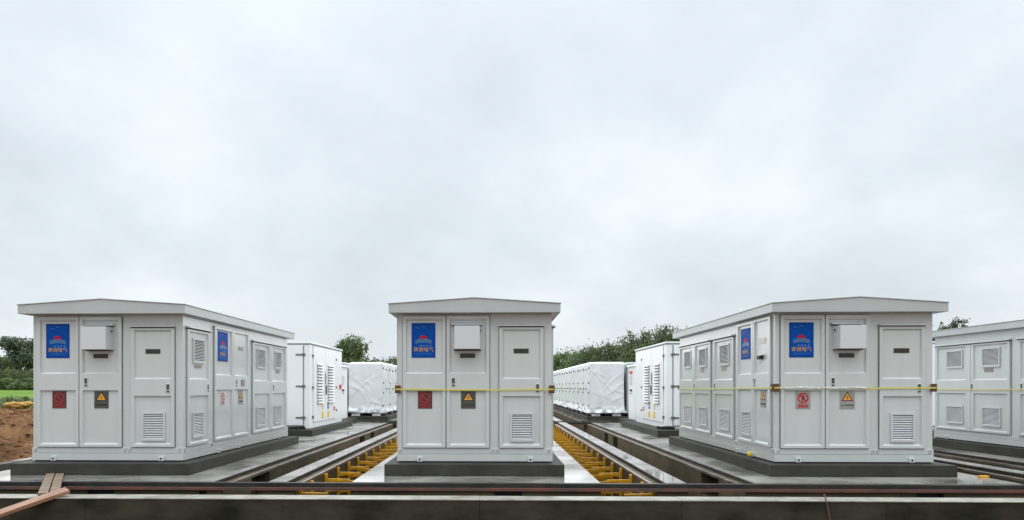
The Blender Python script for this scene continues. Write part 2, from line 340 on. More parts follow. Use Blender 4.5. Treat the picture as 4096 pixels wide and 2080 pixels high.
# front cross trench: channel + rusty angle along the slab ends, parapet wall nearest
def crossbeam(y, s, label1, label2, x0=-14, x1=16):
    # s=-1: beam sits on the camera side of slab ends at y
    ya, yb = (y - .10, y - .004) if s < 0 else (y + .004, y + .10)
    root = empty('steel_channel', (0, y, TOP - .11)); tag(root, label1, 'steel beam', 'channels over the cross trenches')
    z0 = TOP - .11
    MB().box(x0, x1, ya - y, yb - y, TOP - .065 - z0, TOP - .012 - z0).obj('web', M['rebate'], root)
    MB().box(x0, x1, ya - y, yb - y, TOP - .012 - z0, TOP - .004 - z0).obj('top_flange', M['steel_edge'] if False else M['rebate'], root)
    a, b_ = (ya - .045, yb) if s < 0 else (ya, yb + .045)
    MB().box(x0, x1, a - y, b_ - y, TOP - .105 - z0, TOP - .066 - z0).obj('rusty_angle', M['rust'], root)
crossbeam(YA, -1, 'dark steel channel with rusty lower angle running along the front slab ends', '')
crossbeam(YB, 1, 'dark steel channel crossing the trenches far behind the cabinets', '', -8, 14)
crossbeam(YC, -1, 'dark steel channel at the foot of the wrapped cabinet plinths', '', -8, 14)
# end walls under the channel with square openings (front faces of the slabs)
def endwall(x0, x1, holes, label):
    root = empty('end_wall', ((x0 + x1) / 2, YA, BOT)); ox = root.location.x
    mb = MB(lambda p, q, r: (p - ox, q - YA, r - BOT)); cur = x0
    for (a, b_) in holes:
        mb.box(cur, a, YA - .09, YA - .002, BOT, TOP - .108); mb.box(a, b_, YA - .09, YA - .002, BOT, -.62); cur = b_
    mb.box(cur, x1, YA - .09, YA - .002, BOT, TOP - .108)
    mb.obj('wall_face', M['trenchwall'], root)
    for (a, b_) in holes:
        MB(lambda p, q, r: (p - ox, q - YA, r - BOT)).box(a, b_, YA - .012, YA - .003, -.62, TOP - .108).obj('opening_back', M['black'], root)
    tag(root, label, 'trench wall', 'end walls under the front channel')
endwall(-2.05, 1.51, [(.0, .40)], 'short concrete end wall with dark opening below the middle cabinet')
endwall(3.56, 7.43, [(5.9, 6.28)], 'concrete end wall with dark opening below the right cabinet')
endwall(-8.0, -3.92, [(-5.86, -5.47), (-4.24, -4.13)], 'concrete end wall with two dark openings below the left cabinet')
endwall(-14, -8.76, [], 'plain concrete end wall beside the soil heap on the far left')
endwall(2.30, 2.73, [], 'narrow wall end of the divider strip right of the middle cabinet')
endwall(-3.26, -2.86, [], 'narrow wall end of the divider strip left of the middle cabinet')
endwall(8.17, 8.6, [], 'narrow wall end of the divider strip right of the right cabinet')

pr = empty('parapet_wall', (0, 9.0, -1.34)); tag(pr, 'long stained concrete parapet wall with pale wet top across the foreground', 'wall')
px0 = -14
bnds = [-14, -11.4, -9.0, -5.05, -2.6, -.18, 2.26, 4.7, 7.15, 9.6, 12.1, 14.6]
for i in range(len(bnds) - 1):
    a, b_ = bnds[i], bnds[i + 1]
    MB().box(a + .0012, b_ - .0012, .0 + .001 * (i % 2), .30, 0, 1.34 + TOP - .014).obj('wall_segment', M['parapet'], pr, .004)
    MB().box(a + .0008, b_ - .0008, -.008 + .001 * ((i * 7) % 3), .31, 1.34 + TOP - .014, 1.34 + TOP - .001 * (i % 3)).obj('wall_cap', M['parapet_top'], pr, .004)

# plinths -----------------------------------------------------------------
def plinth(x0, x1, y0, y1, label, group, z1=0.0):
    root = empty('concrete_plinth', ((x0 + x1) / 2, y0, TOP)); hw = (x1 - x0) / 2
    MB().box(-hw, hw, 0, y1 - y0, 0, -TOP + z1 - .001).obj('block', M['plinth'], root, .008)
    tag(root, label, 'plinth', group)
PG = 'concrete plinths under the cabinets'
plinth(-1.69, 1.07, 11.32, 17.9, 'grey concrete plinth under the middle gabled cabinet', PG)
plinth(4.20, 7.0, 11.38, 17.95, 'grey concrete plinth under the right gabled cabinet', PG)
plinth(-7.52, -4.72, 11.30, 17.75, 'grey concrete plinth under the left gabled cabinet', PG)
plinth(10.1, 12.9, 11.35, 17.9, 'grey concrete plinth under the cabinet cut by the right picture edge', PG)
plinth(-7.33, -5.0, 20.2, 26.0, 'low concrete plinth under the white hinged cabinet on the left', PG)
plinth(4.43, 6.78, 20.2, 26.0, 'low concrete plinth under the white hinged cabinet on the right', PG)
plinth(10.3, 12.65, 20.2, 26.0, 'low concrete plinth behind the far right gabled cabinet', PG)
plinth(-6.9, -5.3, 26.2, 28.4, 'small concrete plinth under the narrow white cabinet on the left', PG)
plinth(4.75, 6.4, 26.2, 28.4, 'small concrete plinth under the narrow white cabinet on the right', PG)
plinth(-7.9, -4.29, 29.72, 52.5, 'long concrete plinth under the left rows of wrapped cabinets', PG)
plinth(3.73, 7.15, 29.8, 52.5, 'long concrete plinth under the right rows of wrapped cabinets', PG)

# =====================================================================================
# GABLED GREY CABINET
# =====================================================================================
HW, LEN, BH = 1.21, 5.94, 2.34
faces = {
    'front': lambda u, v, n_: (u - HW, -n_, v),
    'right': lambda u, v, n_: (HW + n_, u, v),
    'left': lambda u, v, n_: (-HW - n_, u, v),
}
cab = empty('substation_cabinet', (-.31, 11.66, 0))
tag(cab, 'grey gabled cabinet in the middle, yellow strap round it and no side visible', 'electrical cabinet', 'gabled grey cabinets on plinths')
# body
MB().box(-HW, HW, 0, LEN, .018, BH + .02).obj('body', M['grey_paint'], cab)
MB().box(-HW + .02, HW - .02, .02, LEN - .02, 0, .017).obj('base_shim', M['gasket'], cab)
# base rail and corner posts
for fn, L_ in (('front', 2 * HW), ('right', LEN), ('left', LEN)):
    mb = MB(faces[fn])
    e0 = -.012 if fn == 'front' else 0
    mb.box(e0, L_ + .012, .018, .128, 0, .016); mb.obj('base_rail', M['grey_paint'], cab, .003)
    MB(faces[fn]).box(e0, L_ + .012, .134, .215, 0, .012).obj('skirt_rail', M['grey_paint'], cab, .003)
# roof: pentagonal fascia profile
OX, OY = .122, .21
prof = [(-HW - OX, BH), (HW + OX, BH), (HW + OX, BH + .135), (0, BH + .225), (-HW - OX, BH + .135)]
rf = MB(lambda a, b_, c: (a, c, b_)).prism(prof, -OY, LEN + OY).obj('roof', M['roof_paint'], cab, .004)
prof2 = [(HW + OX + .012, BH + .137), (HW + OX + .012, BH + .147), (0, BH + .237), (-HW - OX - .012, BH + .147), (-HW - OX - .012, BH + .137), (0, BH + .2265)][::1]
MB(lambda a, b_, c: (a, c, b_)).prism(prof2, -OY - .012, LEN + OY + .012).obj('roof_sheet', M['roof_paint'], rf)
def torus(cx, cy, cz, r, rr, axis='y', seg=14, s2=6):
    vs = []; fs = []
    for i in range(seg):
        a = 2 * math.pi * i / seg
        for j in range(s2):
            b_ = 2 * math.pi * j / s2; q = r + rr * math.cos(b_)
            vs.append((cx + rr * math.sin(b_), cy + q * math.cos(a), cz + q * math.sin(a)))
            fs.append((i * s2 + j, i * s2 + (j + 1) % s2, ((i + 1) % seg) * s2 + (j + 1) % s2, ((i + 1) % seg) * s2 + j))
    return vs, fs
for sx in (-1, 1):
    for yy in (1.63, 5.0):
        mb = MB(); mb.add(*torus(sx * 1.22, yy, BH + .205, .038, .009)); mb.box(sx * 1.22 - .012, sx * 1.22 + .012, yy - .03, yy + .03, BH + .13, BH + .17)
        mb.obj('lifting_ring', M['handle_white'], cab)

def door(fn, u0, u1, v0, v1, panels, name='door'):
    """panelled door, panels = [(a0,a1,b0,b1)] recessed with sloped edges"""
    G = .007
    T = .036; D = .030; S = .016; SB = .026
    mb = MB(faces[fn])
    a0, a1, b0, b1 = u0 + G, u1 - G, v0 + G, v1 - G
    pa0, pa1 = panels[0][0], panels[0][1]
    ps = sorted((p[2], p[3]) for p in panels)
    q = lambda x0, x1, y0, y1: mb.add([(x0, y0, T), (x1, y0, T), (x1, y1, T), (x0, y1, T)], [(0, 1, 2, 3)])
    q(a0, pa0, b0, b1); q(pa1, a1, b0, b1)
    cur = b0
    for (c0, c1) in ps:
        q(pa0, pa1, cur, c0); cur = c1
        mb.add([(pa0, c0, T), (pa1, c0, T), (pa1, c1, T), (pa0, c1, T), (pa0 + S, c0 + SB, T - D), (pa1 - S, c0 + SB, T - D), (pa1 - S, c1 - S, T - D), (pa0 + S, c1 - S, T - D)],
               [(0, 1, 5, 4), (1, 2, 6, 5), (2, 3, 7, 6), (3, 0, 4, 7), (4, 5, 6, 7)])
    q(pa0, pa1, cur, b1)
    mb.add([(a0, b0, 0), (a1, b0, 0), (a1, b1, 0), (a0, b1, 0), (a0, b0, T), (a1, b0, T), (a1, b1, T), (a0, b1, T)], [(0, 1, 5, 4), (1, 2, 6, 5), (2, 3, 7, 6), (3, 0, 4, 7)])
    me = bpy.data.meshes.new('door'); me.from_pydata(mb.v, [], mb.f)
    bm = bmesh.new(); bm.from_mesh(me); bmesh.ops.remove_doubles(bm, verts=bm.verts, dist=.0002); bmesh.ops.recalc_face_normals(bm, faces=bm.faces); bm.to_mesh(me); bm.free()
    d = link(name, me, cab, M['grey_paint'])
    MB(faces[fn]).box(u0 - .002, u1 + .002, v0 - .002, v1 + .002, 0, .004).obj('gasket', M['gasket'], d)
    return d
PN = .008   # recessed panel surface height
slat_cache = {}
def louver(fn, u0, u1, v0, v1, n_=14):
    fr = .028
    mb = MB(faces[fn])
    mb.box(u0, u0 + fr, v0, v1, PN, PN + .024); mb.box(u1 - fr, u1, v0, v1, PN, PN + .024)
    mb.box(u0 + fr, u1 - fr, v0, v0 + fr * 1.3, PN, PN + .024); mb.box(u0 + fr, u1 - fr, v1 - fr, v1, PN, PN + .024)
    o = mb.obj('louver', M['grey_paint'], cab)
    MB(faces[fn]).box(u0 + fr, u1 - fr, v0 + fr * 1.3, v1 - fr, PN, PN + .003).obj('louver_back', M['dark_in'], o)
    h0 = v0 + fr * 1.3; p = (v1 - fr - h0) / n_
    key = (fn, round(u1 - u0, 3), round(p, 4))
    if key not in slat_cache:
        def T(a, b_, c):
            x, y, z = faces[fn](a + (HW if fn == 'front' else 0), b_, c)
            if fn == 'right': x -= HW
            if fn == 'left': x += HW
            return (x, y, z)
        mb = MB(T); W2 = (u1 - u0) / 2 - fr - .001
        poly = [(-.5, 0), (.5, 0)]
        b0, b1, c0, c1 = 0, p * .46, .021, .001
        mb.add([(-W2, b0, c0), (W2, b0, c0), (W2, b1, c1), (-W2, b1, c1), (-W2, b0 - .003, c0 - .003), (W2, b0 - .003, c0 - .003), (W2, b1 - .003, c1 - .003), (-W2, b1 - .003, c1 - .003)],
               [(0, 1, 2, 3), (7, 6, 5, 4), (0, 4, 5, 1), (1, 5, 6, 2), (2, 6, 7, 3), (3, 7, 4, 0)])
        me = mb.mesh('slat'); me.materials.append(M['white_paint_slat']); slat_cache[key] = me
    me = slat_cache[key]
    for i in range(n_):
        s = link('slat', me, o)
        x, y, z = faces[fn]((u0 + u1) / 2, h0 + p * (i + .12), PN - .002)
        s.location = (x, y, z)
    return o
def handle(fn, u, v, h=.146, w=.066):
    o = MB(faces[fn]).box(u, u + w, v, v + h, .034, .044).obj('handle', M['handle_white'], cab, .002)
    MB(faces[fn]).box(u + .010, u + w - .010, v + .045, v + h - .016, .044, .048).obj('handle_grip', M['steel_handle'], o)
    MB(faces[fn]).box(u + .010, u + w - .010, v + .006, v + .030, .044, .048).obj('lock', M['steel_handle'], o)
def plate(fn, u0, u1, v0, v1, m='plate_dark', n0=PN, name='nameplate'):
    return MB(faces[fn]).box(u0, u1, v0, v1, n0, n0 + .005).obj(name, M[m], cab)
def hood(fn, u0, u1, v):
    mb = MB(faces[fn]); mb.add([(u0, v, 0), (u1, v, 0), (u1, v + .03, 0), (u0, v + .03, 0), (u0, v - .004, .075), (u1, v - .004, .075), (u1, v + .010, .075), (u0, v + .010, .075)],
        [(0, 1, 5, 4), (1, 2, 6, 5), (2, 3, 7, 6), (3, 0, 4, 7), (4, 5, 6, 7), (3, 2, 1, 0)])
    hd = mb.obj('rain_hood', M['grey_paint'], cab)
    MB(faces[fn]).box(u0 + .01, u1 - .01, v - .018, v - .005, 0, .050).obj('hood_shade_strip', M['gasket'], hd)  # dark strip added to draw the shadow line under the hood
def lug(fn, u):
    mb = MB(faces[fn]); mb.box(u, u + .075, .012, .085, .016, .05); o = mb.obj('jacking_lug', M['handle_white'], cab, .004)
    MB(faces[fn]).box(u + .022, u + .050, .03, .062, .0502, .053).obj('lug_hole', M['gasket'], o)
def bolts(fn, u):
    mb = MB(faces[fn])
    for (a, b_) in ((0, 0), (.03, .008), (.008, .03), (.035, .042)):
        mb.box(u + a, u + a + .011, .150 + b_, .161 + b_, .012, .018)
    mb.obj('corner_bolts', M['gasket'], cab)

def text_mesh(s, size, key, key_offset=0.0):
    cu = bpy.data.curves.new(key, 'FONT'); cu.body = s; cu.size = size; cu.align_x = 'CENTER'; cu.align_y = 'CENTER'; cu.extrude = .0008; cu.resolution_u = 2; cu.offset = key_offset
    ob = bpy.data.objects.new(key, cu); C.objects.link(ob)
    dg = bpy.context.evaluated_depsgraph_get(); dg.update()
    me = bpy.data.meshes.new_from_object(ob.evaluated_get(dg)); bpy.data.objects.remove(ob)
    me.name = key
    return me
def put_text(fn, s, size, u, v, n_, m, parent, sx=1.0):
    me = text_mesh(s, size, 'lettering', .0012 if m == 'gold' else 0)
    for vx in me.vertices:
        a, b_, c = vx.co; k = (-1 if fn == 'left' else 1)
        vx.co = faces[fn](u + a * k * sx, v + b_, n_ + c)
    me.materials.clear(); me.materials.append(M[m])
    return link('lettering', me, parent)

def fan(fn, cu, cv, pts, n0, n1, name, m, parent):
    mb = MB(faces[fn]); mb.prism([(cu + a, cv + b_) for a, b_ in pts], n0, n1); return mb.obj(name, M[m], parent)
def blue_sign(fn, u0, u1, v0, v1):
    mir = -1 if fn == 'left' else 1
    o = plate(fn, u0, u1, v0, v1, 'blue', name='blue_sign'); W = u1 - u0; H = v1 - v0; cu = (u0 + u1) / 2
    n0 = PN + .005
    # darker border
    mb = MB(faces[fn]); bw = .012
    mb.box(u0, u0 + bw, v0, v1, n0, n0 + .001).box(u1 - bw, u1, v0, v1, n0, n0 + .001).box(u0 + bw, u1 - bw, v0, v0 + bw, n0, n0 + .001).box(u0 + bw, u1 - bw, v1 - bw, v1, n0, n0 + .001)
    mb.obj('sign_border', M['blue_edge'], o)
    r = W * .17; cv = v0 + H * .525
    arc = [(r * math.cos(a), r * math.sin(a) * 1.05) for a in np.linspace(0, math.pi, 15)]
    low = [(-r + 2 * r * k / 8, .028 * math.sin(math.pi * k / 8)) for k in range(1, 8)]
    fan(fn, cu - .004, cv, arc + low, n0, n0 + .002, 'red_sun', 'red', o)
    # wave band
    top = [(W * .345 * (1 - 2 * k / 12), -.012 + .028 * math.sin(math.pi * k / 12)) for k in range(13)]
    bot = [(-W * .345 * (1 - 2 * k / 12), -.068 + .02 * math.sin(math.pi * k / 12)) for k in range(13)]
    fan(fn, cu, cv, top + bot, n0, n0 + .0015, 'wave_band', 'wave', o)
    for k, (du, dv) in enumerate(((-.22, .87), (.02, .91))):
        g_ = mir * W * du
        fan(fn, cu + g_, v0 + H * dv, [(-.05, .012), (-.02, .006), (0, -.006), (.03, .0), (.05, -.004), (.02, -.008), (0, -.016), (-.03, -.002)], n0, n0 + .0012, 'gull', 'wave', o)
    # small pale characters
    mb = MB(faces[fn])
    for k in range(4):
        c = cu + mir * (-.045 + .052 * k); b0 = v0 + H * .33
        mb.box(c - .012, c + .012, b0 + .012, b0 + .017, n0, n0 + .001).box(c - .012, c + .012, b0 - .006, b0 - .002, n0, n0 + .001).box(c - .003, c + .003, b0 - .002, b0 + .012, n0, n0 + .001)
    mb.obj('small_characters', M['pale'], o)
    put_text(fn, "南洲电气", .078, cu, v0 + H * .225, n0 + .0012, 'gold', o)
    MB(faces[fn]).box(cu - W * .33, cu + W * .33, v0 + H * .105, v0 + H * .118, n0, n0 + .001).obj('underline', M['wave'], o)
    return o
def prohibit(fn, u0, u1, v0, v1, base='sign_red_dark', redm='red_dull'):
    o = plate(fn, u0, u1, v0, v1, base, name='prohibition_sign'); W = u1 - u0; H = v1 - v0; cu = (u0 + u1) / 2; cv = v1 - W * .47
    mir = -1 if fn == 'left' else 1
    n0 = PN + .005; r = W * .37
    mb = MB(faces[fn]); K = 24
    vs = [(cu + q * math.cos(2 * math.pi * i / K), cv + q * math.sin(2 * math.pi * i / K), n0 + .001) for i in range(K) for q in (r, r * .76)]
    mb.add(vs, [(2 * i, 2 * ((i + 1) % K), 2 * ((i + 1) % K) + 1, 2 * i + 1) for i in range(K)])
    d = r * .85 * .707; e_ = .008
    mb.add([(cu - mir * d - e_, cv + d - e_, n0 + .0015), (cu - mir * d + e_, cv + d + e_, n0 + .0015), (cu + mir * d + e_, cv - d + e_, n0 + .0015), (cu + mir * d - e_, cv - d - e_, n0 + .0015)], [(0, 1, 2, 3)])
    mb.box(u0 + W * .15, u1 - W * .15, v0 + H * .07, v0 + H * .25, n0, n0 + .001)
    mb.obj('red_ring_and_bar', M[redm], o)
    mb = MB(faces[fn]); s = r
    mb.prism([(cu - s * .12, cv + s * .35), (cu + s * .1, cv + s * .35), (cu + s * .16, cv + s * .55), (cu, cv + s * .66), (cu - s * .16, cv + s * .55)], n0, n0 + .0008)
    mb.prism([(cu - s * .25, cv - s * .1), (cu + s * .25, cv - s * .15), (cu + s * .22, cv + s * .28), (cu - s * .2, cv + s * .3)], n0, n0 + .0008)
    mb.prism([(cu - s * .3, cv - s * .6), (cu - s * .1, cv - s * .6), (cu - s * .02, cv - s * .12), (cu - s * .25, cv - s * .1)], n0, n0 + .0008)
    mb.prism([(cu + s * .12, cv - s * .5), (cu + s * .34, cv - s * .42), (cu + s * .25, cv - s * .12), (cu + s * .02, cv - s * .14)], n0, n0 + .0008)
    mb.prism([(cu + s * .15, cv + s * .1), (cu + s * .5, cv + s * .25), (cu + s * .48, cv + s * .36), (cu + s * .12, cv + s * .26)], n0, n0 + .0008)
    mb.obj('climber_figure', M['black'], o)
    put_text(fn, "禁止攀登", W * .155, cu, v0 + H * .16, n0 + .0022, base if base != 'sign_red_dark' else 'sign_red_dark', o)
    return o
def warning(fn, u0, u1, v0, v1, base='sign_steel_dark'):
    o = plate(fn, u0, u1, v0, v1, base, name='warning_sign'); W = u1 - u0; H = v1 - v0; cu = (u0 + u1) / 2
    n0 = PN + .005; s = W * .40; b0 = v1 - H * .56
    mb = MB(faces[fn]); mb.prism([(cu - s, b0), (cu + s, b0), (cu, b0 + s * 1.62)], n0, n0 + .001); mb.obj('black_triangle', M['black'], o)
    mb = MB(faces[fn]); mb.prism([(cu - s * .74, b0 + s * .16), (cu + s * .74, b0 + s * .16), (cu, b0 + s * 1.36)], n0 + .001, n0 + .002); mb.obj('yellow_triangle', M['sign_orange'], o)
    mb = MB(faces[fn]); mb.prism([(cu + s * .10, b0 + s * .98), (cu - s * .20, b0 + s * .52), (cu - .002, b0 + s * .55), (cu - s * .08, b0 + s * .22), (cu + s * .22, b0 + s * .70), (cu + s * .02, b0 + s * .66)], n0 + .002, n0 + .003); mb.obj('lightning_bolt', M['red_dull'], o)
    put_text(fn, "止步 高压危险", W * .135, cu, v0 + H * .2, n0 + .0022, 'black', o)
    return o

# --- front
door('front', .07, .76, .225, 2.315, [(.127, .705, 1.395, 2.25), (.127, .705, .27, 1.135)])
door('front', .76, 1.45, .225, 2.315, [(.818, 1.39, 1.395, 2.25), (.818, 1.39, .27, 1.135)])
door('front', 1.59, 2.30, .225, 2.135, [(1.648, 2.243, 1.31, 2.09), (1.648, 2.243, .27, 1.045)])
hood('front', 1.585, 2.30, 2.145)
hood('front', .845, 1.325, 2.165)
blue_sign('front', .215, .59, 1.65, 2.195)
prohibit('front', .315, .54, .847, 1.118)
warning('front', .995, 1.225, .847, 1.118)
mb = MB(faces['front']).box(.90, 1.295, 1.775, 2.135, PN, .235)
ov = mb.obj('vent_cover', M['cover_paint'], cab, .006)
MB(faces['front']).box(.885, 1.31, 1.76, 1.775, PN, .11).obj('cover_base', M['gasket'], ov)
MB(faces['front']).box(.888, .9, 1.775, 2.13, PN, .05).box(1.295, 1.307, 1.775, 2.13, PN, .05).obj('cover_flange', M['grey_paint'], ov)
MB(faces['front']).box(.883, .897, 2.06, 2.085, .05, .075).box(1.298, 1.312, 2.06, 2.085, .05, .075).obj('cover_latch', M['gasket'], ov)
plate('front', .98, 1.217, 1.645, 1.715); plate('front', 1.824, 2.06, 1.717, 1.79)
handle('front', .843, 1.197); handle('front', 2.165, 1.10)
louver('front', 1.77, 2.14, .33, .78)
lug('front', .31); lug('front', 2.05)
for u in (.02, 1.475, 1.55, 2.35): bolts('front', u)
# --- right side (u = distance from the front)
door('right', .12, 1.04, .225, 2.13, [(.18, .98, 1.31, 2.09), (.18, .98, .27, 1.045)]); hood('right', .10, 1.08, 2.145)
door('right', 1.27, 2.17, .225, 2.27, [(1.33, 2.12, 1.395, 2.22), (1.33, 2.12, .27, 1.137)])
door('right', 2.17, 3.09, .225, 2.27, [(2.26, 3.03, 1.395, 2.22), (2.26, 3.03, .27, 1.14)])
door('right', 3.33, 4.53, .225, 2.11, [(3.40, 4.43, 1.305, 2.07), (3.40, 4.43, .27, 1.045)])
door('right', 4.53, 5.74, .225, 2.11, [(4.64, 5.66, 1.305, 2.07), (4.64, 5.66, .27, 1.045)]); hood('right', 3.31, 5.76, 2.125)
louver('right', .36, .84, 1.58, 1.99); louver('right', .34, .78, .345, .77)
louver('right', 3.63, 4.18, 1.575, 1.99); louver('right', 3.61, 4.15, .35, .76)
louver('right', 4.88, 5.38, 1.595, 1.99); louver('right', 4.86, 5.37, .345, .76)
blue_sign('right', 1.47, 1.96, 1.655, 2.19)
prohibit('right', 1.58, 1.83, .85, 1.11, 'sign_white', 'red'); warning('right', 2.53, 2.78, .85, 1.12, 'sign_steel')
for a in ((.45, .72, 1.50, 1.55), (2.53, 2.80, 1.90, 1.965), (2.60, 2.81, 1.20, 1.33), (5.01, 5.27, 1.50, 1.567)):
    plate('right', *a, 'plate_mid', n0=PN if a[2] > 1.35 else .036)
handle('right', .90, 1.10); handle('right', 2.31, 1.195); handle('right', 4.67, 1.10)
for u in (1.42, 2.47, 5.12): lug('right', u)
for u in (.02, 1.13, 1.19): bolts('right', u)
# --- left side
door('left', .12, .90, .225, 2.31, [(.20, .84, 1.40, 2.27), (.20, .84, .27, 1.143)])
door('left', .90, 1.75, .225, 2.31, [(.99, 1.67, 1.40, 2.26), (.99, 1.67, .27, 1.145)])
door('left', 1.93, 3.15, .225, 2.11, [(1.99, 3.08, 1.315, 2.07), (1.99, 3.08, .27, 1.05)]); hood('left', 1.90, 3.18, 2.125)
door('left', 3.37, 4.58, .225, 2.11, [(3.44, 4.50, 1.33, 2.07), (3.44, 4.50, .27, 1.05)])
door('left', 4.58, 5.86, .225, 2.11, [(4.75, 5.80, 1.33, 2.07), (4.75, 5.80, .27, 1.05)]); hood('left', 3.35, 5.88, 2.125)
louver('left', 1.07, 1.51, .345, .765); louver('left', 2.22, 2.78, 1.595, 2.0); louver('left', 2.22, 2.78, .36, .765)
louver('left', 3.68, 4.24, 1.60, 2.0); louver('left', 3.66, 4.24, .365, .765); louver('left', 4.88, 5.46, 1.605, 2.0); louver('left', 4.87, 5.47, .37, .765)
blue_sign('left', 1.08, 1.56, 1.67, 2.205); warning('left', .37, .61, .855, 1.125, 'sign_steel')
plate('left', .38, .70, 1.90, 1.99, 'plate_beige'); plate('left', 2.42, 2.70, 1.50, 1.585, 'plate_mid'); plate('left', 3.9, 4.17, 1.50, 1.585, 'plate_mid')
o = MB(faces['left']).box(.50, .62, 1.64, 1.70, PN, .07).obj('padlock', M['gasket'], cab, .006)
MB(faces['left']).box(.44, .70, 1.70, 1.715, PN, .06).obj('lock_hood', M['grey_paint'], o)
handle('left', .77, 1.197); handle('left', 3.0, 1.12); handle('left', 4.50, 1.12)
for u in (.91, 1.69, 5.40): lug('left', u)
for u in (.02, 1.80): bolts('left', u)

CABS = {'mid': cab}
kids = {}
for c in C.objects:
    if c.parent is not None: kids.setdefault(c.parent.name, []).append(c)
def place(key, x, y, label):
    r = copy_tree(cab, None, kids); r.location = (x, y, 0); r['label'] = label; CABS[key] = r; return r
place('left', -6.17, 11.66, 'grey gabled cabinet left of the middle one beside the soil heap, no strap round it')
place('right', 5.60, 11.70, 'grey gabled cabinet right of the middle one, yellow strap across front and louvred long side')
place('far', 11.51, 11.66, 'grey gabled cabinet cut by the picture edge, only its louvred long side showing')
def setm(o, m):
    o.material_slots[0].link = 'OBJECT'; o.material_slots[0].material = M[m]
allkids = {}
for c in C.objects:
    if c.parent is not None: allkids.setdefault(c.parent.name, []).append(c)
for c in allkids[CABS['right'].name]:
    if c.name.startswith('prohibition_sign'):
        m0 = c.material_slots[0].material
        if m0 == M['sign_red_dark']:
            setm(c, 'sign_steel')
            for d in allkids[c.name]:
                if d.name.startswith('red_ring'): setm(d, 'red')
                if d.name.startswith('lettering'): setm(d, 'sign_steel')
    if c.name.startswith('warning_sign') and c.material_slots[0].material == M['sign_steel_dark']: setm(c, 'sign_steel')
    if c.name.startswith('nameplate') and c.material_slots[0].material == M['plate_dark']: setm(c, 'plate_mid' if False else 'plate_dark')

# straps with corner pads ------------------------------------------------------
def strap(cx, cy, z, label, sides, sag=.01, padz=None, front=True):
    root = empty('yellow_strap', (cx, cy, z)); tag(root, label, 'strap', 'yellow straps round the cabinets')
    n0 = .052
    mb = MB(); K = 16; w_ = .011
    def ribbon(p, q, nrm):
        for k in range(K):
            t0, t1 = k / K, (k + 1) / K
            a = Vector(p).lerp(Vector(q), t0); b_ = Vector(p).lerp(Vector(q), t1)
            a.z -= sag * math.sin(math.pi * t0) ; b_.z -= sag * math.sin(math.pi * t1)
            nv = Vector(nrm) * .004; tw = .006 * math.sin(7 * t0 + 3); tw2 = .006 * math.sin(7 * t1 + 3)
            u1 = Vector((0, 0, w_ * (1 if abs(nrm[1]) > .5 else .8)))
            P = [a - u1, b_ - u1, b_ + u1, a + u1]; Q = [x + nv for x in P]
            mb.add([tuple(x) for x in P + Q], [(0, 1, 2, 3), (7, 6, 5, 4), (0, 4, 5, 1), (1, 5, 6, 2), (2, 6, 7, 3), (3, 7, 4, 0)])
    if front: ribbon((-HW - .03, -n0, 0), (HW + .03, -n0, 0), (0, -1, 0))
    if 'left' in sides: ribbon((-HW - n0, -.02, 0), (-HW - n0, LEN + .02, -.035), (-1, 0, 0))
    if 'right' in sides: ribbon((HW + n0, -.02, 0), (HW + n0, LEN + .02, -.02), (1, 0, 0))
    mb.obj('band', M['tape'], root)
    for sx in (-1, 1):
        h = .062
        m2 = MB().box(sx * (HW - .045) if sx > 0 else -HW - .045, HW + .045 if sx > 0 else -(HW - .045), -.048, -.030, -h, h)
        m2.box(HW + .028 if sx > 0 else -HW - .046, HW + .046 if sx > 0 else -HW - .028, -.030, .07, -h, h)
        m2.obj('corner_pad', M['card'], root, .004)
        m2 = MB().box(HW + .028 if sx > 0 else -HW - .046, HW + .046 if sx > 0 else -HW - .028, LEN - .06, LEN + .05, -.05, .05)
        m2.obj('corner_pad', M['olive'], root, .004)
strap(-.31, 11.66, 1.15, 'thin yellow strap with brown corner pads round the middle cabinet', ('left', 'right'))
strap(5.60, 11.70, 1.175, 'thin yellow strap with brown corner pads round the right cabinet', ('left', 'right'))
strap(11.51, 11.66, 1.16, 'thin yellow strap on the cabinet at the right picture edge', ('left', 'right'))
# crumpled film under the strap on the right cabinet
def crumple(x0, x1, y, z0, z1, seed, label):
    nxx, nzz = 60, 6; vs = []; rnd = random.Random(seed)
    for j in range(nzz):
        for i in range(nxx):
            u = i / (nxx - 1); topw = z1 * (0.45 + .55 * abs(noise.noise(Vector((u * 5, seed, 0))))) + .2 * (z1) * noise.noise(Vector((u * 17, seed, 4)))
            z = z0 + (topw) * j / (nzz - 1)
            vs.append((x0 + (x1 - x0) * u, y - .012 * noise.noise(Vector((u * 25, j * .9, seed))) - .004, z))
    fs = [(j * nxx + i, j * nxx + i + 1, (j + 1) * nxx + i + 1, (j + 1) * nxx + i) for j in range(nzz - 1) for i in range(nxx - 1)]
    me = bpy.data.meshes.new('torn_film'); me.from_pydata(vs, [], fs)
    o = link('torn_film', me, None, M['film']); md = o.modifiers.new('t', 'SOLIDIFY'); md.thickness = .002
    tag(o, label, 'plastic film'); return o
crumple(4.44, 5.75, 11.632, 1.165, .04, 2.3, 'torn clear film tucked behind the strap on the right cabinet front')

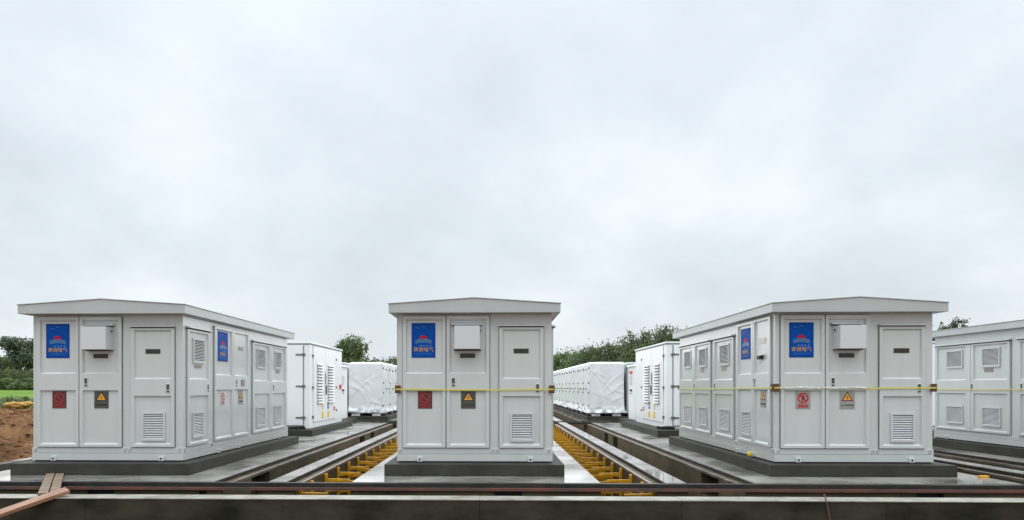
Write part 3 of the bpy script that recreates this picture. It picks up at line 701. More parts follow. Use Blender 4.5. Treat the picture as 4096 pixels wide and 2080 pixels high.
# =====================================================================================
# WHITE HINGED CABINETS (behind left / right cabinet)
# =====================================================================================
def white_cabinet(x0, x1, y0, y1, side, label):
    """side=+1: louvred doors on the +X face, -1 on the -X face"""
    root = empty('battery_cabinet', ((x0 + x1) / 2, y0, 0)); tag(root, label, 'white cabinet', 'white hinged cabinets behind the gabled ones')
    hw = (x1 - x0) / 2; L_ = y1 - y0; H = 2.42
    MB().box(-hw, hw, 0, L_, .0, H).obj('body', M['white_paint'], root, .01)
    MB().box(-hw - .03, hw + .03, -.03, L_ + .03, H, H + .045).obj('roof', M['white_paint'], root, .008)
    MB().box(-hw - .012, hw + .012, -.012, L_ + .012, H - .03, H).obj('roof_drip', M['seam'], root)
    S = lambda u, v, n_: (side * (hw + n_), u, v)
    Fr = lambda u, v, n_: (side * (hw - u), -n_, v)   # u from the louvred edge
    # end door facing the camera
    MB(Fr).box(.20, 2 * hw - .05, .10, H - .06, 0, .018).obj('end_door', M['white_paint'], root, .004)
    MB(Fr).box(.165, .197, .08, H - .05, .0, .008).obj('door_seam', M['seam'], root)
    MB(Fr).box(.20, 2 * hw - .05, .065, .095, 0, .02).obj('bottom_seam', M['seam'], root)
    for v in (.28, 1.17, 2.07):
        o = MB(Fr).box(.13, .23, v, v + .07, .008, .035).box(.23, .40, v + .012, v + .055, .018, .032).obj('hinge', M['hinge'], root, .003)
    # louvred double doors on the side
    for k, (a, b_) in enumerate(((.35, 1.85), (1.87, 3.35))):
        d = MB(S).box(a, b_, .16, H - .05, 0, .02).obj('side_door', M['white_paint'], root, .004)
        MB(S).box(a - .012, b_ + .012, .15, H - .04, 0, .004).obj('gasket', M['seam'], d)
        l0, l1 = (.75, 1.45) if k == 0 else (2.15, 2.95)
        lo = MB(S).box(l0, l1, .66, 1.93, .02, .026).obj('louver', M['white_paint'], root)
        key = ('w', side, k)
        if key not in slat_cache:
            W2 = (l1 - l0) / 2; p = 1.22 / 14
            mb = MB(lambda u, v, n_: (side * n_, u, v))
            mb.add([(-W2, 0, .055), (W2, 0, .055), (W2, p * .62, 0), (-W2, p * .62, 0), (-W2, -.004, .05), (W2, -.004, .05), (W2, p * .62 - .004, -.003), (-W2, p * .62 - .004, -.003)],
                   [(0, 1, 2, 3), (7, 6, 5, 4), (0, 4, 5, 1), (1, 5, 6, 2), (2, 6, 7, 3), (3, 7, 4, 0)])
            me = mb.mesh('slat'); me.materials.append(M['white_paint']); slat_cache[key] = me
            mb = MB(lambda u, v, n_: (side * n_, u, v)); mb.box(-W2 + .02, W2 - .02, -.032, -.006, 0, .003)
            me = mb.mesh('slat_gap'); me.materials.append(M['seam']); slat_cache[key + (1,)] = me
        for i in range(14):
            s = link('slat', slat_cache[key], lo); s.location = (side * (hw + .026), (l0 + l1) / 2, .70 + i * 1.22 / 14)
            s = link('slat_gap', slat_cache[key + (1,)], lo); s.location = (side * (hw + .026), (l0 + l1) / 2, .70 + i * 1.22 / 14)
    if side > 0: MB(S).box(4.0, 4.15, 1.12, 1.26, 0, .05).obj('alarm_box', M['label_red'], root, .008)
    # upright groove lines
    MB(S).box(3.37, 3.385, .16, H - .05, 0, .006).obj('edge_groove', M['seam'], root)
    for (u, v) in ((.30, 2.08), (.30, 1.17), (.30, .32), (3.42, 2.08), (3.42, 1.17), (3.42, .42)):
        MB(S).box(u - .05, u + .05, v - .035, v + .035, .0, .04).obj('hinge', M['hinge'], root, .004)
    mb = MB(S)
    for i in range(10):
        a0 = i / 10 * math.pi; a1 = (i + 1) / 10 * math.pi
        mb.box(1.76 + .06 * math.sin(a0), 1.79 + .06 * math.sin(a0), 1.27 + .035 * i, 1.305 + .035 * i, .03, .05)
    mb.box(1.86, 1.92, .95, 1.24, .02, .06); mb.obj('door_handle', M['hinge'], root)
    MB(S).box(1.60, 1.68, 1.02, 1.06, .02, .03).box(1.60, 1.68, .92, .95, .02, .03).obj('lock', M['hinge'], root)
    for nm, m, u, v, w_, h in (('yellow_label', 'label_yellow', 1.36, .23, .26, .21), ('yellow_label', 'label_yellow', 2.10, .23, .26, .21),
                               ('white_label', 'plate_beige', 1.36, .50, .26, .16), ('blue_label', 'label_blue', 2.10, .50, .22, .20), ('red_label', 'label_red', 2.98, .42, .24, .12)):
        o = MB(S).box(u, u + w_, v, v + h, .02, .024).obj(nm, M[m], root)
        q = MB(S)
        if nm == 'yellow_label': 
            q.prism([(u + .06, v + .12), (u + w_ - .06, v + .12), (u + w_ / 2, v + h - .02)], .024, .025); q.box(u + .05, u + w_ - .05, v + .02, v + .05, .024, .025).box(u + .05, u + w_ - .05, v + .07, v + .09, .024, .025); q.obj('print', M['sign_orange'], o)
        elif nm == 'white_label': q.box(u, u + w_, v + h - .06, v + h, .024, .025).obj('print', M['label_yellow'], o)
        else: q.box(u + .03, u + w_ - .03, v + h * .4, v + h * .55, .024, .025).obj('print', M['sign_white'], o)
    return root
white_cabinet(-6.9, -5.24, 20.9, 25.3, 1, 'bright white cabinet with slotted double doors just behind the left grey cabinet')
white_cabinet(4.86, 6.5, 21.05, 25.6, -1, 'bright white cabinet with slotted double doors just behind the right grey cabinet')
white_cabinet(10.76, 12.4, 21.05, 25.6, -1, 'bright white cabinet seen as a sliver beside the far right grey cabinet')

def narrow_cabinet(x0, x1, y0, y1, side, label):
    root = empty('narrow_cabinet', ((x0 + x1) / 2, y0, 0)); tag(root, label, 'white cabinet', 'narrow white cabinets behind the hinged ones')
    hw = (x1 - x0) / 2; L_ = y1 - y0
    MB().box(-hw, hw, 0, L_, 0, 1.9).obj('body', M['white_paint_slat'], root, .03)
    MB().box(-hw - .05, hw + .05, -.05, L_ + .08, 1.9, 1.98).obj('roof', M['white_paint'], root, .03)
    S = lambda u, v, n_: (side * (hw + n_), u, v)
    MB(S).box(.55, 1.0, 1.25, 1.6, 0, .01).obj('white_label', M['sign_white'], root)
    MB(S).box(.55, 1.0, 1.02, 1.10, 0, .01).obj('black_label', M['gasket'], root)
    MB(S).box(.75, .95, .92, .98, 0, .01).obj('yellow_label', M['gold'], root)
    if side < 0: MB(S).box(.5, 1.0, 1.66, 1.76, 0, .02).obj('red_label', M['label_red'], root)
    return root
narrow_cabinet(-6.6, -5.58, 26.35, 28.0, 1, 'narrow pale cabinet with small labels beyond the left slotted cabinet')
narrow_cabinet(4.97, 6.0, 26.3, 27.6, -1, 'narrow pale cabinet with a red label beyond the right slotted cabinet')
# red box on side
for x, y, lab in ((-5.235, 25.05, 'small red alarm box on the left slotted cabinet far corner'),):
    pass

# =====================================================================================
# WRAPPED CABINETS
# =====================================================================================
UW, UL, UH = 1.40, 1.86, 2.02
def wrap_mesh(seed, front_folds):
    """film-wrapped box: dense skin with sagging folds; open crumpled hem"""
    hw = UW / 2; loop = []
    nxs, nys = 34, 40
    for i in range(nxs): loop.append((-hw + UW * i / nxs, 0, 0, -1))
    for i in range(nys): loop.append((hw, UL * i / nys, 1, 0))
    for i in range(nxs): loop.append((hw - UW * i / nxs, UL, 0, 1))
    for i in range(nys): loop.append((-hw, UL - UL * i / nys, -1, 0))
    n = len(loop); nz = 46; vs = []; fs = []
    rnd = random.Random(seed)
    folds = []
    for k in range(front_folds):
        x0 = rnd.uniform(-hw, hw); z0 = rnd.uniform(.1, UH); ang = rnd.choice([-1, 1]) * rnd.uniform(.3, 1.1)
        folds.append((x0, z0, math.cos(ang), math.sin(ang), rnd.uniform(.3, 1.0), rnd.uniform(.008, .020), rnd.uniform(.016, .05)))
    for j in range(nz + 1):
        z = UH * j / nz
        for i, (x, y, ax, ay) in enumerate(loop):
            s = x if ay else y
            d = .018 * noise.noise(Vector((s * 2.2 + seed * 3, z * 1.2, ax * 5 + ay * 9))) + .010 * noise.noise(Vector((s * 9, z * 2.0 + seed, ax * 5 + ay * 9)))
            if ay < 0:
                for (fx, fz, cx_, sx_, ln, hh, wd) in folds:
                    a = (s - fx) * cx_ + (z - fz) * sx_; b_ = -(s - fx) * sx_ + (z - fz) * cx_ + .12 * a * a
                    if abs(a) < ln: d += hh * (1 - (a / ln) ** 2) * math.exp(-(b_ / wd) ** 2)
            else:
                d += .02 * math.exp(-((z) / .5) ** 2) * noise.noise(Vector((s * 11, seed, ax))) * 2
                d += .016 * abs(noise.noise(Vector((s * 7 + .6 * noise.noise(Vector((z * 1.5, seed, 0))), seed, z * .35)))) * 1.6
            hem = max(0, 1 - z / .28); d += hem * (.03 + .12 * noise.noise(Vector((s * 5, seed * 2.1, z * 6))))
            vs.append((x + ax * d, y + ay * d, z + (.05 * noise.noise(Vector((s * 4, seed, 7))) if j == 0 else 0)))
    for j in range(nz):
        for i in range(n):
            fs.append((j * n + i, j * n + (i + 1) % n, (j + 1) * n + (i + 1) % n, (j + 1) * n + i))
    # top: cap grid with slight sag, joined
    base = len(vs); K = 14
    top0 = nz * n
    for v in range(n): pass
    # cap as fan rings
    prev = [top0 + i for i in range(n)]
    for r_ in (0.9, .6, .3):
        ring = []
        for i in range(n):
            x, y, z = vs[top0 + i]; cx_, cy_ = 0, UL / 2
            xx = cx_ + (x - cx_) * r_; yy = cy_ + (y - cy_) * r_
            vs.append((xx, yy, UH + .045 - .02 * (r_ < .9) + .02 * noise.noise(Vector((xx * 3, yy * 3, seed))))); ring.append(len(vs) - 1)
        for i in range(n): fs.append((prev[i], prev[(i + 1) % n], ring[(i + 1) % n], ring[i]))
        prev = ring
    fs.append(tuple(prev))
    me = bpy.data.meshes.new('plastic_wrap'); me.from_pydata(vs, [], fs); me.polygons.foreach_set('use_smooth', [True] * len(fs))
    return me
hem_meshes = {}
wrapm = [wrap_mesh(11, 13), wrap_mesh(23, 14), wrap_mesh(35, 8), wrap_mesh(47, 8), wrap_mesh(59, 9), wrap_mesh(61, 7)]
wm_hinge = MB().box(-.025, .025, -.05, .05, -.035, .035).mesh('hinge', .004); wm_hinge.materials.append(M['hinge'])
wm_foot = MB().box(-.17, .17, -.06, .06, 0, .13).mesh('foot', .004); wm_foot.materials.append(M['white_paint'])
wm_body = MB().box(-UW / 2 + .05, UW / 2 - .05, .05, UL - .05, .10, .2).mesh('base_frame'); wm_body.materials.append(M['seam'])
ordw = ['first', 'second', 'third', 'fourth', 'fifth', 'sixth', 'seventh', 'eighth', 'ninth', 'tenth', 'eleventh', 'twelfth', 'thirteenth', 'fourteenth', 'fifteenth', 'sixteenth', 'seventeenth', 'eighteenth']
def wrapped(x0, y0, k, side, label, group, vi, far=False):
    root = empty('wrapped_cabinet', (x0 + UW / 2, y0, 0)); tag(root, label, 'wrapped cabinet', group)
    o = link('plastic_wrap', wrapm[vi], root, M['film']); o.location = (0, 0, .13)
    link('base_frame', wm_body, root)
    for sx in (-1, 1):
        for yy in (.12, UL - .12):
            f = link('foot', wm_foot, root); f.location = (sx * .42, yy, 0)
    for yy in (.07, .93 if k % 2 else .97, 1.78):
        for zz in ((.42, .95, 1.35, 1.95) if yy < .5 else (1.1, 1.9)):
            h = link('hinge', wm_hinge, root); h.location = (side * (UW / 2 + .015), yy, zz)
    return root
XL, XR = -5.96, 3.85
for (name, x0, side, cnt) in (('left', XL, 1, 6), ('right', XR, -1, 11)):
    for k in range(cnt):
        lab = f'cabinet wrapped in white plastic film, {ordw[k]} from the front in the {name} row' if k else f'cabinet wrapped in creased white plastic film, front end of the {name} row'
        wrapped(x0, 30.15 + k * 1.92, k, side, lab, f'wrapped cabinets in the {name} row', (0 if name == 'left' else 1) if k == 0 else 2 + (k * 3 + (name == 'left')) % 4)
for (name, x0, side) in (('left', XL - 1.55, 1), ('right', XR + 1.55, -1)):
    for k in range(2):
        r_ = wrapped(x0, 30.25 + k * 1.92, k, side, f'plastic wrapped cabinet in the second {name} row, {"front" if k == 0 else "next behind the front"} one, mostly hidden', f'wrapped cabinets in the second {name} row', 2)
        for c in [q for q in C.objects if q.parent is r_ and q.name.startswith('plastic_wrap')]:
            c.material_slots[0].link = 'OBJECT'; c.material_slots[0].material = M['film_shaded']

# =====================================================================================
# CABLE BRACKETS in the two trenches beside the middle slab
# =====================================================================================
def bracket_parts():
    post = MB().box(-.024, .024, -.026, .026, -.98, 0).mesh('post', .004); post.materials.append(M['yellow'])
    mb = MB(lambda a, b_, c: (-a, b_, c))
    mb.add([(.02, -.018, -.035), (.02, .018, -.035), (.40, .016, .012), (.40, -.016, .012), (.02, -.022, .055 - .02), (.02, .022, .055 - .02), (.40, .016, .030), (.40, -.016, .030)],
           [(3, 2, 1, 0), (4, 5, 6, 7), (0, 1, 5, 4), (1, 2, 6, 5), (2, 3, 7, 6), (3, 0, 4, 7)])
    arm = mb.mesh('arm'); arm.materials.append(M['yellow'])
    return post, arm
bpost, barm = bracket_parts()
me_arm_m = barm.copy()
for v in me_arm_m.vertices: v.co.x *= -1
me_arm_m.flip_normals()
def bracket(x, y, side, label, group):
    root = empty('cable_bracket', (x, y, -.27)); tag(root, label, 'cable bracket', group)
    link('post', bpost, root)
    for z, sx_ in ((-.12, 1), (-.27, 1.2), (-.42, 1.4), (-.57, 1.55), (-.72, 1.6)):
        a = link('arm', barm if side > 0 else me_arm_m, root); a.location = (0, 0, z); a.scale = (sx_, 1, 1)
for side, X0 in ((1, 2.268), (-1, -2.828)):
    nm = 'right' if side > 0 else 'left'
    n_b = 18
    for k in range(n_b):
        y = 11.42 + .97 * k
        if y > 28.3: break
        bracket(X0, y, side, f'yellow cable bracket on the trench wall {nm} of the middle cabinet, {ordw[k]} from the front', f'yellow cable brackets in the {nm} trench')
    bracket(X0, 10.75, side, f'yellow cable bracket just under the front channel in the {nm} trench', f'yellow cable brackets in the {nm} trench')
o = rectbox('bracket_tip_stand_in', M['yellow'], 7.29, 7.42, 11.30, 11.37, TOP, TOP + .035, bevel=.006); tag(o, 'small added yellow block standing in for a bracket tip at the slab edge right of the right cabinet', 'bracket tip')  # added block standing in for the tip of a bracket

# =====================================================================================
# LOOSE THINGS
# =====================================================================================
def plank(name, p, q, w_, t_, m, label, roll=0):
    p = Vector(p); q = Vector(q); d = q - p; L_ = d.length
    mb = MB(); K = 10; rnd = random.Random(hash(label) % 100)
    vs = []; fs = []
    for k in range(K + 1):
        x = L_ * k / K; j = .004 * noise.noise(Vector((k * .9, L_, 0)))
        e0 = .03 * noise.noise(Vector((3, L_, 1))) if k == K else 0
        for (a, b_) in ((-w_ / 2, 0), (w_ / 2, 0), (w_ / 2, t_), (-w_ / 2, t_)):
            vs.append((x + (e0 if a > 0 else -e0) , a + j, b_ + .3 * j))
    for k in range(K):
        for i in range(4): fs.append((4 * k + i, 4 * k + (i + 1) % 4, 4 * k + 4 + (i + 1) % 4, 4 * k + 4 + i))
    fs += [(3, 2, 1, 0), (4 * K, 4 * K + 1, 4 * K + 2, 4 * K + 3)]
    mb.v = vs; mb.f = fs
    o = mb.obj(name, m, None, .004)
    xa = d.normalized(); zu = Vector((0, 0, 1)); ya = zu.cross(xa).normalized(); za = xa.cross(ya)
    o.matrix_world = Matrix.Translation(p) @ Matrix((xa, ya, za)).transposed().to_4x4() @ Matrix.Rotation(roll, 4, 'X')
    tag(o, label, 'plank'); return o
import sys
def pix(x, y, Yw):   # builder's measuring aid: a world point at depth Yw
    a = R(1.55); u = (x - 1901) / 2960; v = (1547 - y) / 2960
    r = (math.cos(a) * u - math.sin(a), math.sin(a) * u + math.cos(a), v); t = Yw / r[1]
    return (r[0] * t, Yw, 1.19 + v * t)
plank('wooden_board', (-5.69, 9.18, TOP + .003), (-6.86, 11.26, TOP + .005), .112, .028, M['wood'], 'left of two grey boards bridging the front trench')
plank('wooden_board', (-5.555, 9.20, TOP + .003), (-6.73, 11.29, TOP + .005), .112, .026, M['wood'], 'right of two grey boards bridging the front trench')
plank('wooden_plank', (-6.75, 7.78, -.69), (-5.36, 9.17, TOP + .05), .17, .045, M['wood_red'], 'reddish wet plank propped on the parapet wall at the lower left', R(8))
mb = MB(); p0 = Vector((4.26, 9.3, -.10)); pts = [(3.97, 9.03, -.10), (3.985, 8.985, -.20), (4.00, 8.98, -.30), (4.02, 8.975, -.42), (4.03, 8.97, -.7)]
for a, b_ in zip(pts[:-1], pts[1:]): mb.tube(a, b_, .0085, 7)
o = mb.obj('rebar_rod', M['rust'], None); tag(o, 'thin rusty rod leaning on the foreground wall below the right cabinet', 'rod')
# black rubber bundles beside the white cabinets, cable loops
def cable_loop(cx, cy, z, r, n_, label, seed):
    K = 60; pp = []
    for i in range(K):
        a = 2 * math.pi * i / K * n_; q = r * (1 + .25 * noise.noise(Vector((i * .15, seed, 0))))
        pp.append((cx + q * math.cos(a) * 1.5, cy + q * .7 * math.sin(a), z + .03 + .02 * (i / K) * n_ + .03 * abs(noise.noise(Vector((i * .1, seed, 5))))))
    mb = MB()
    for a_, b_ in zip(pp[:-1], pp[1:]): mb.tube(a_, b_, .028, 7)
    o = mb.obj('cable_coil', M['rubber'], None, smooth=True); tag(o, label, 'cable')
cable_loop(-5.55, 20.55, 0, .16, 2, 'black cable coil on the plinth end of the left white cabinet', 1)
cable_loop(4.75, 20.7, 0, .15, 2, 'black cable coil on the plinth corner of the right white cabinet', 2)
# yellow cloth on the jack lug of the right cabinet
mb = MB().box(-.05, 0, -.04, .05, .0, .075); o = mb.obj('yellow_cloth', M['label_yellow'], None, .02); o.location = (5.60 - HW - .055, 11.70 + .92, .02); tag(o, 'yellow cloth wrapped round a base lug of the right cabinet', 'cloth')

# orange clay lumps and rubble on the spoil heap -----------------------------------
def lump(x, y, z, r, label, m, sq=.6):
    bm = bmesh.new(); bmesh.ops.create_icosphere(bm, subdivisions=3, radius=r)
    for v in bm.verts:
        n_ = 1 + .35 * noise.noise(v.co * (2.2 / r) + Vector((x, y, 0))) + .12 * noise.noise(v.co * (7 / r)); v.co *= n_; v.co.z *= sq; v.co.x *= 1.5
    me = bpy.data.meshes.new('clay_lump'); bm.to_mesh(me); bm.free(); me.polygons.foreach_set('use_smooth', [True] * len(me.polygons))
    o = link('clay_lump', me, None, m); o.location = (x, y, z); tag(o, label, 'clay lump', 'clay lumps behind the soil heap')
a1 = pix(60, 1622, 22.5); a2 = pix(110, 1618, 23.2)
lump(*a1, .20, 'larger orange clay lump on the bank behind the soil heap', M['orange_lump'])
lump(*a2, .17, 'smaller orange clay lump beside the left cabinet edge', M['orange_lump'])
# clods: one mass
vs = []; fs = []
for k in range(1600):
    x = random.uniform(-16, -9.15); y = random.uniform(12, 21.5); z = terrain_z(x, y); r = random.uniform(.02, .09) * random.choice([.6, 1, 1.3])
    b0 = len(vs)
    for (a, b_, c) in ((1, 0, 0), (-1, 0, 0), (0, 1, 0), (0, -1, 0), (0, 0, .8), (0, 0, -.8)):
        q = random.uniform(.6, 1.3); vs.append((x + a * r * q + random.uniform(-.3, .3) * r, y + b_ * r * q, z + c * r * q))
    for f in ((0, 2, 4), (2, 1, 4), (1, 3, 4), (3, 0, 4), (2, 0, 5), (1, 2, 5), (3, 1, 5), (0, 3, 5)): fs.append(tuple(i + b0 for i in f))
me = bpy.data.meshes.new('soil_clods'); me.from_pydata(vs, [], fs); o = link('soil_clods', me, None, M['soil']); tag(o, kind='stuff')

# =====================================================================================
# TREES AND SHRUBS
# =====================================================================================
def foliage_mesh(name, blobs, n_leaves, leaf, seed, droop=.0, spiky=0.0, m=None):
    r = np.random.default_rng(seed)
    vol = np.array([b[3] * b[4] * b[5] for b in blobs]) ** .75; pr_ = vol / vol.sum()
    idx = r.choice(len(blobs), n_leaves, p=pr_); B = np.array(blobs)[idx]
    d = r.normal(size=(n_leaves, 3)); d /= np.linalg.norm(d, axis=1)[:, None]
    rad = r.uniform(.25, 1, n_leaves) ** .45 * (1 + .18 * r.normal(size=n_leaves))
    # clumping
    ctr = B[:, :3] + d * rad[:, None] * B[:, 3:6]
    K = max(20, n_leaves // 28); cc = ctr[r.choice(n_leaves, K)]
    own = r.integers(0, K, n_leaves); usec = r.random(n_leaves) < .6
    sc_ = np.array([b[3] for b in blobs]).mean() * .16
    ctr[usec] = cc[own[usec]] + r.normal(size=(usec.sum(), 3)) * sc_
    if spiky:
        sp_ = r.random(n_leaves) < spiky; ctr[sp_, 2] += np.abs(r.normal(size=sp_.sum())) * sc_ * 1.3
    a = r.normal(size=(n_leaves, 3)); a[:, 2] -= droop; a /= np.linalg.norm(a, axis=1)[:, None]
    b = np.cross(a, r.normal(size=(n_leaves, 3))); b /= np.linalg.norm(b, axis=1)[:, None]
    L_ = leaf * r.uniform(.6, 1.4, n_leaves)[:, None]; W_ = L_ * .42
    V_ = np.stack([ctr - a * L_, ctr + b * W_, ctr + a * L_, ctr - b * W_], 1).reshape(-1, 3)
    me = bpy.data.meshes.new(name); me.vertices.add(len(V_)); me.vertices.foreach_set('co', V_.ravel())
    me.loops.add(n_leaves * 4); me.loops.foreach_set('vertex_index', np.arange(n_leaves * 4)); me.polygons.add(n_leaves)
    me.polygons.foreach_set('loop_start', np.arange(n_leaves) * 4); me.polygons.foreach_set('loop_total', np.full(n_leaves, 4)); me.update(); me.validate()
    return me
def tree(x, y, h, rad, label, m='leaf_dark', name='broadleaf_tree', n_leaves=7000, leaf=.16, seed=1, trunk_h=.35, z0=-.5, cat='tree', group=None, flat=1.0, spiky=0.0, nb=9):
    root = empty(name, (x, y, z0)); tag(root, label, cat, group)
    rnd = random.Random(seed); th = h * trunk_h
    blobs = []
    mbt = MB(); tr = max(.05, h * .022)
    top = Vector((rnd.uniform(-.1, .1) * rad, 0, h * .72)); base = Vector((0, 0, 0)); mid = Vector((rnd.uniform(-.1, .1) * rad, 0, th))
    mbt.tube(base, mid, tr * 1.2, 8, tr * .85); mbt.tube(mid, top, tr * .85, 8, tr * .25)
    for k in range(nb):
        a = 2 * math.pi * (k + rnd.random() * .6) / nb; hh = th + (h - th) * rnd.uniform(.12, .80); q = rad * rnd.uniform(.35, .78) * (1.1 - .55 * max(0, (hh - th) / (h - th) - .3))
        c = Vector((q * math.cos(a), q * math.sin(a) * flat, hh)); br = rad * rnd.uniform(.28, .46)
        blobs.append((c.x, c.y, c.z, br, br, br * rnd.uniform(.6, .85)))
        s0 = mid.lerp(top, rnd.uniform(0, .7)); mbt.tube(s0, c, tr * .4, 6, tr * .12)
    blobs.append((top.x, 0, h * .86, rad * .42, rad * .42, h * .14)); blobs.append((0, 0, th + (h - th) * .4, rad * .6, rad * .6, (h - th) * .32))
    mbt.obj('trunk', M['bark'], root, smooth=True)
    me = foliage_mesh('crown', blobs, n_leaves, leaf, seed, spiky=spiky); link('crown', me, root, M[m])
    return root
def treeat(px, ytop, Y, rad, **kw):
    X, _, z = pix(px, ytop, Y); z0 = kw.pop('z0', -.5)
    return tree(X, Y, z - z0, rad, z0=z0, **kw)
G1 = 'trees beyond the field on the left'
treeat(12, 1432, 108, 2.8, z0=.6, label='dark broadleaf tree at the left picture edge', seed=3, group=G1, n_leaves=4200, leaf=.24, m='leaf_dark')
treeat(84, 1347, 104, 3.2, z0=.6, label='tall grey green tree nearest the left cabinet with sky showing through', seed=5, group=G1, n_leaves=3600, leaf=.25, m='leaf_grey', trunk_h=.45)
treeat(150, 1380, 110, 3.4, z0=.6, label='grey green tree half hidden behind the left cabinet edge', seed=8, group=G1, n_leaves=7000, leaf=.19, m='leaf_grey')
treeat(-35, 1440, 100, 3.6, z0=.6, label='dark tree cut by the left picture edge', seed=9, group=G1, n_leaves=6000, leaf=.2, m='leaf_dark')
for k, (px, yt, Y, r_, m_) in enumerate(((10, 1485, 97, 2.6, 'leaf_dark'), (58, 1478, 99, 2.4, 'leaf_dark'), (104, 1482, 98, 2.4, 'leaf_dark'), (150, 1480, 97, 2.4, 'leaf_dark'), (30, 1520, 92, 1.6, 'leaf_mid'), (84, 1524, 92, 1.6, 'leaf_mid'), (135, 1518, 92, 1.7, 'leaf_mid'))):
    desc = ['dense green bush at the left picture edge below the trees', 'dark bush in the hedge below the tall grey green tree', 'mid green bush in the hedge nearest the left cabinet', 'dark bush behind the left cabinet edge', 'low green shrub in front of the left hedge', 'bright green low shrub in front of the hedge', 'low shrub beside the left cabinet edge'][k]
    treeat(px, yt, Y, r_, label=desc, name='bush', seed=20 + k, z0=.6, group='bushes in front of the left trees', n_leaves=4200, leaf=.13, m=m_, trunk_h=.12, cat='bush', spiky=.1)
# small plants on the bank behind the heap
for k, (px, yt, Y, r_, m_) in enumerate(((8, 1612, 24, .5, 'leaf_mid'), (85, 1622, 22.6, .35, 'leaf_bright'), (128, 1625, 21.5, .42, 'leaf_bright'), (140, 1640, 20.6, .35, 'leaf_mid'), (45, 1575, 30, .6, 'leaf_mid'), (120, 1590, 27, .5, 'leaf_mid'))):
    desc = ['leafy plant on the bank at the left picture edge', 'small bright plant between the two clay lumps', 'bright leafy plant right of the clay lumps', 'leafy plant beside the left cabinet on the soil heap', 'taller weed standing in the field behind the heap', 'weed clump in the field beside the left cabinet'][k]
    X, _, z = pix(px, yt, Y); zb = min(terrain_z(X, Y), z - .3)
    tree(X, Y, z - zb, r_, desc, m=m_, name='leafy_plant', n_leaves=700, leaf=.07, seed=50 + k, z0=zb, cat='plant', group='plants on the soil bank', trunk_h=.1, spiky=.2)
G2 = 'trees behind the wrapped cabinets'
treeat(1420, 1350, 64, 2.7, label='rounded leafy tree between the left white cabinet and the middle cabinet', seed=61, group=G2, n_leaves=11000, leaf=.13, m='leaf_mid', spiky=.15, trunk_h=.2)
treeat(1375, 1388, 66, 2.1, label='darker leafy tree touching the left white cabinet corner', seed=62, group=G2, n_leaves=6000, leaf=.13, m='leaf_dark', spiky=.15, trunk_h=.2)
treeat(1515, 1432, 66, 1.9, label='small tree above the left wrapped row', seed=63, group=G2, n_leaves=4500, leaf=.12, m='leaf_mid', trunk_h=.2)
treeat(1575, 1428, 64, 2.0, label='small dark tree touching the left side of the middle cabinet', seed=64, group=G2, n_leaves=5500, leaf=.12, m='leaf_dark', trunk_h=.2)
right = ((2215, 1418, 72, 1.5, 'leaf_dark', 'low dark tree touching the right side of the middle cabinet'), (2260, 1398, 68, 1.9, 'leaf_mid', 'low grey green tree just right of the middle cabinet'), (2318, 1400, 66, 1.8, 'leaf_mid', 'second low tree above the right wrapped row'),
         (2375, 1385, 62, 1.5, 'leaf_grey', 'wispy tree with upright shoots above the right wrapped row'), (2425, 1362, 60, 1.9, 'leaf_dark', 'dark rounded tree above the end of the right wrapped row'), (2482, 1372, 60, 1.6, 'leaf_mid', 'mid green tree left of the right white cabinet'),
         (2545, 1330, 55, 1.9, 'leaf_dark', 'tall tree behind the right white cabinet, its left part'), (2610, 1312, 54, 2.0, 'leaf_mid', 'tall leafy tree rising over the right white cabinet'), (2672, 1300, 53, 1.9, 'leaf_dark', 'tall dark tree touching the roof of the right grey cabinet'), (2730, 1320, 53, 1.8, 'leaf_mid', 'tree mostly hidden by the right grey cabinet roof'))
for k, (px, yt, Y, r_, m_, lab) in enumerate(right):
    treeat(px, yt + 12, Y, r_ * 1.25, label=lab, seed=70 + k, group=G2, n_leaves=11000, leaf=.105, m=m_, spiky=.25, trunk_h=.15)
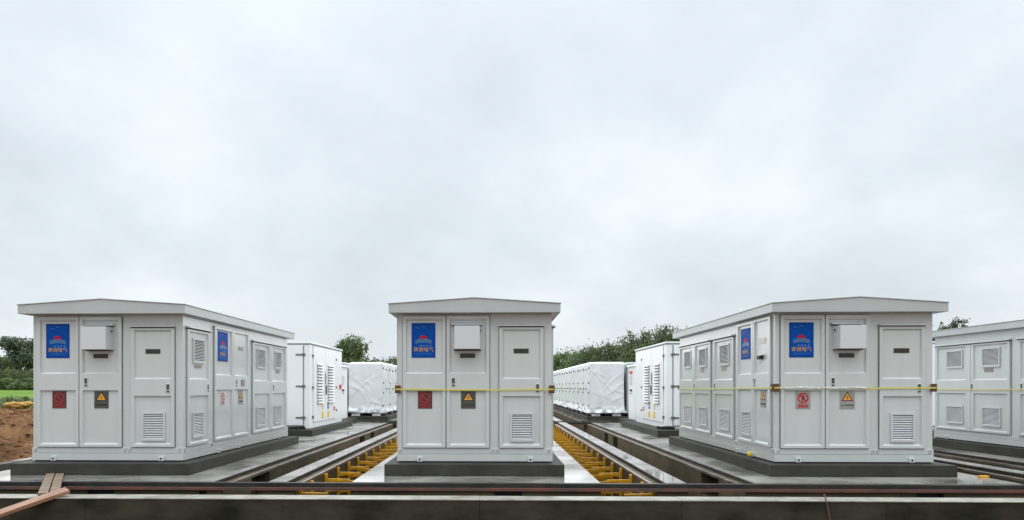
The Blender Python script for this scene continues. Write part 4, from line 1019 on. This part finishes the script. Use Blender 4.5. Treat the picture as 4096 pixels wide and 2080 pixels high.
# wispy upright shoots over the right trees
def shoots(px, yt, Y, n_, label, seed):
    X, _, z = pix(px, yt, Y); root = empty('bamboo_shoots', (X, Y, -.5)); tag(root, label, 'bamboo', 'bamboo behind the wrapped cabinets')
    rnd = random.Random(seed); mb = MB(); vs = []; fs = []
    for k in range(n_):
        x0 = rnd.uniform(-1.6, 1.6); h = (z + .5) * rnd.uniform(.86, 1.02); lean = rnd.uniform(-.5, .5); p = Vector((x0, rnd.uniform(-.4, .4), 0))
        for s in range(8):
            t0 = (s + 1) / 8; q = Vector((x0 + lean * t0 ** 3, p.y, h * t0)); mb.tube(p, q, .022 * (1.15 - t0), 5, .022 * (1.0 - t0 * .9)); 
            if t0 > .6:
                for _ in range(9):
                    c = p.lerp(q, rnd.random()); d = Vector((rnd.uniform(-1, 1), rnd.uniform(-1, 1), rnd.uniform(-.6, .5))).normalized() * rnd.uniform(.14, .26); wv = d.cross(Vector((rnd.random(), rnd.random(), rnd.random()))).normalized() * .022
                    b0 = len(vs); vs += [tuple(c), tuple(c + d * .5 + wv), tuple(c + d), tuple(c + d * .5 - wv)]; fs.append((b0, b0 + 1, b0 + 2, b0 + 3))
            p = q
    mb.obj('stems', M['bark'], root)
    me = bpy.data.meshes.new('leaves'); me.from_pydata(vs, [], fs); link('leaves', me, root, M['leaf_grey'])
for k, (px, yt, Y, n_, lab) in enumerate(((2350, 1378, 60, 5, 'thin bare shoots rising above the right wrapped row'), (2560, 1318, 53, 7, 'thin leafy shoots left of the right white cabinet top'), (2640, 1296, 51, 8, 'thin leafy shoots above the right white cabinet'), (2700, 1296, 51, 6, 'thin leafy shoots by the right grey cabinet roof corner'), (1425, 1350, 62, 5, 'thin shoots on top of the rounded tree left of the middle cabinet'))):
    shoots(px, yt, Y, n_, lab, 90 + k)
treeat(3828, 1276, 60, 1.5, label='dark tree crown showing above the far right cabinet roof', seed=95, group='trees above the far right roof', n_leaves=9000, leaf=.11, m='leaf_dark')
treeat(3775, 1300, 60, .9, label='small pointed tree crown left of the dark one above the far right roof', seed=96, group='trees above the far right roof', n_leaves=4000, leaf=.11, m='leaf_dark')
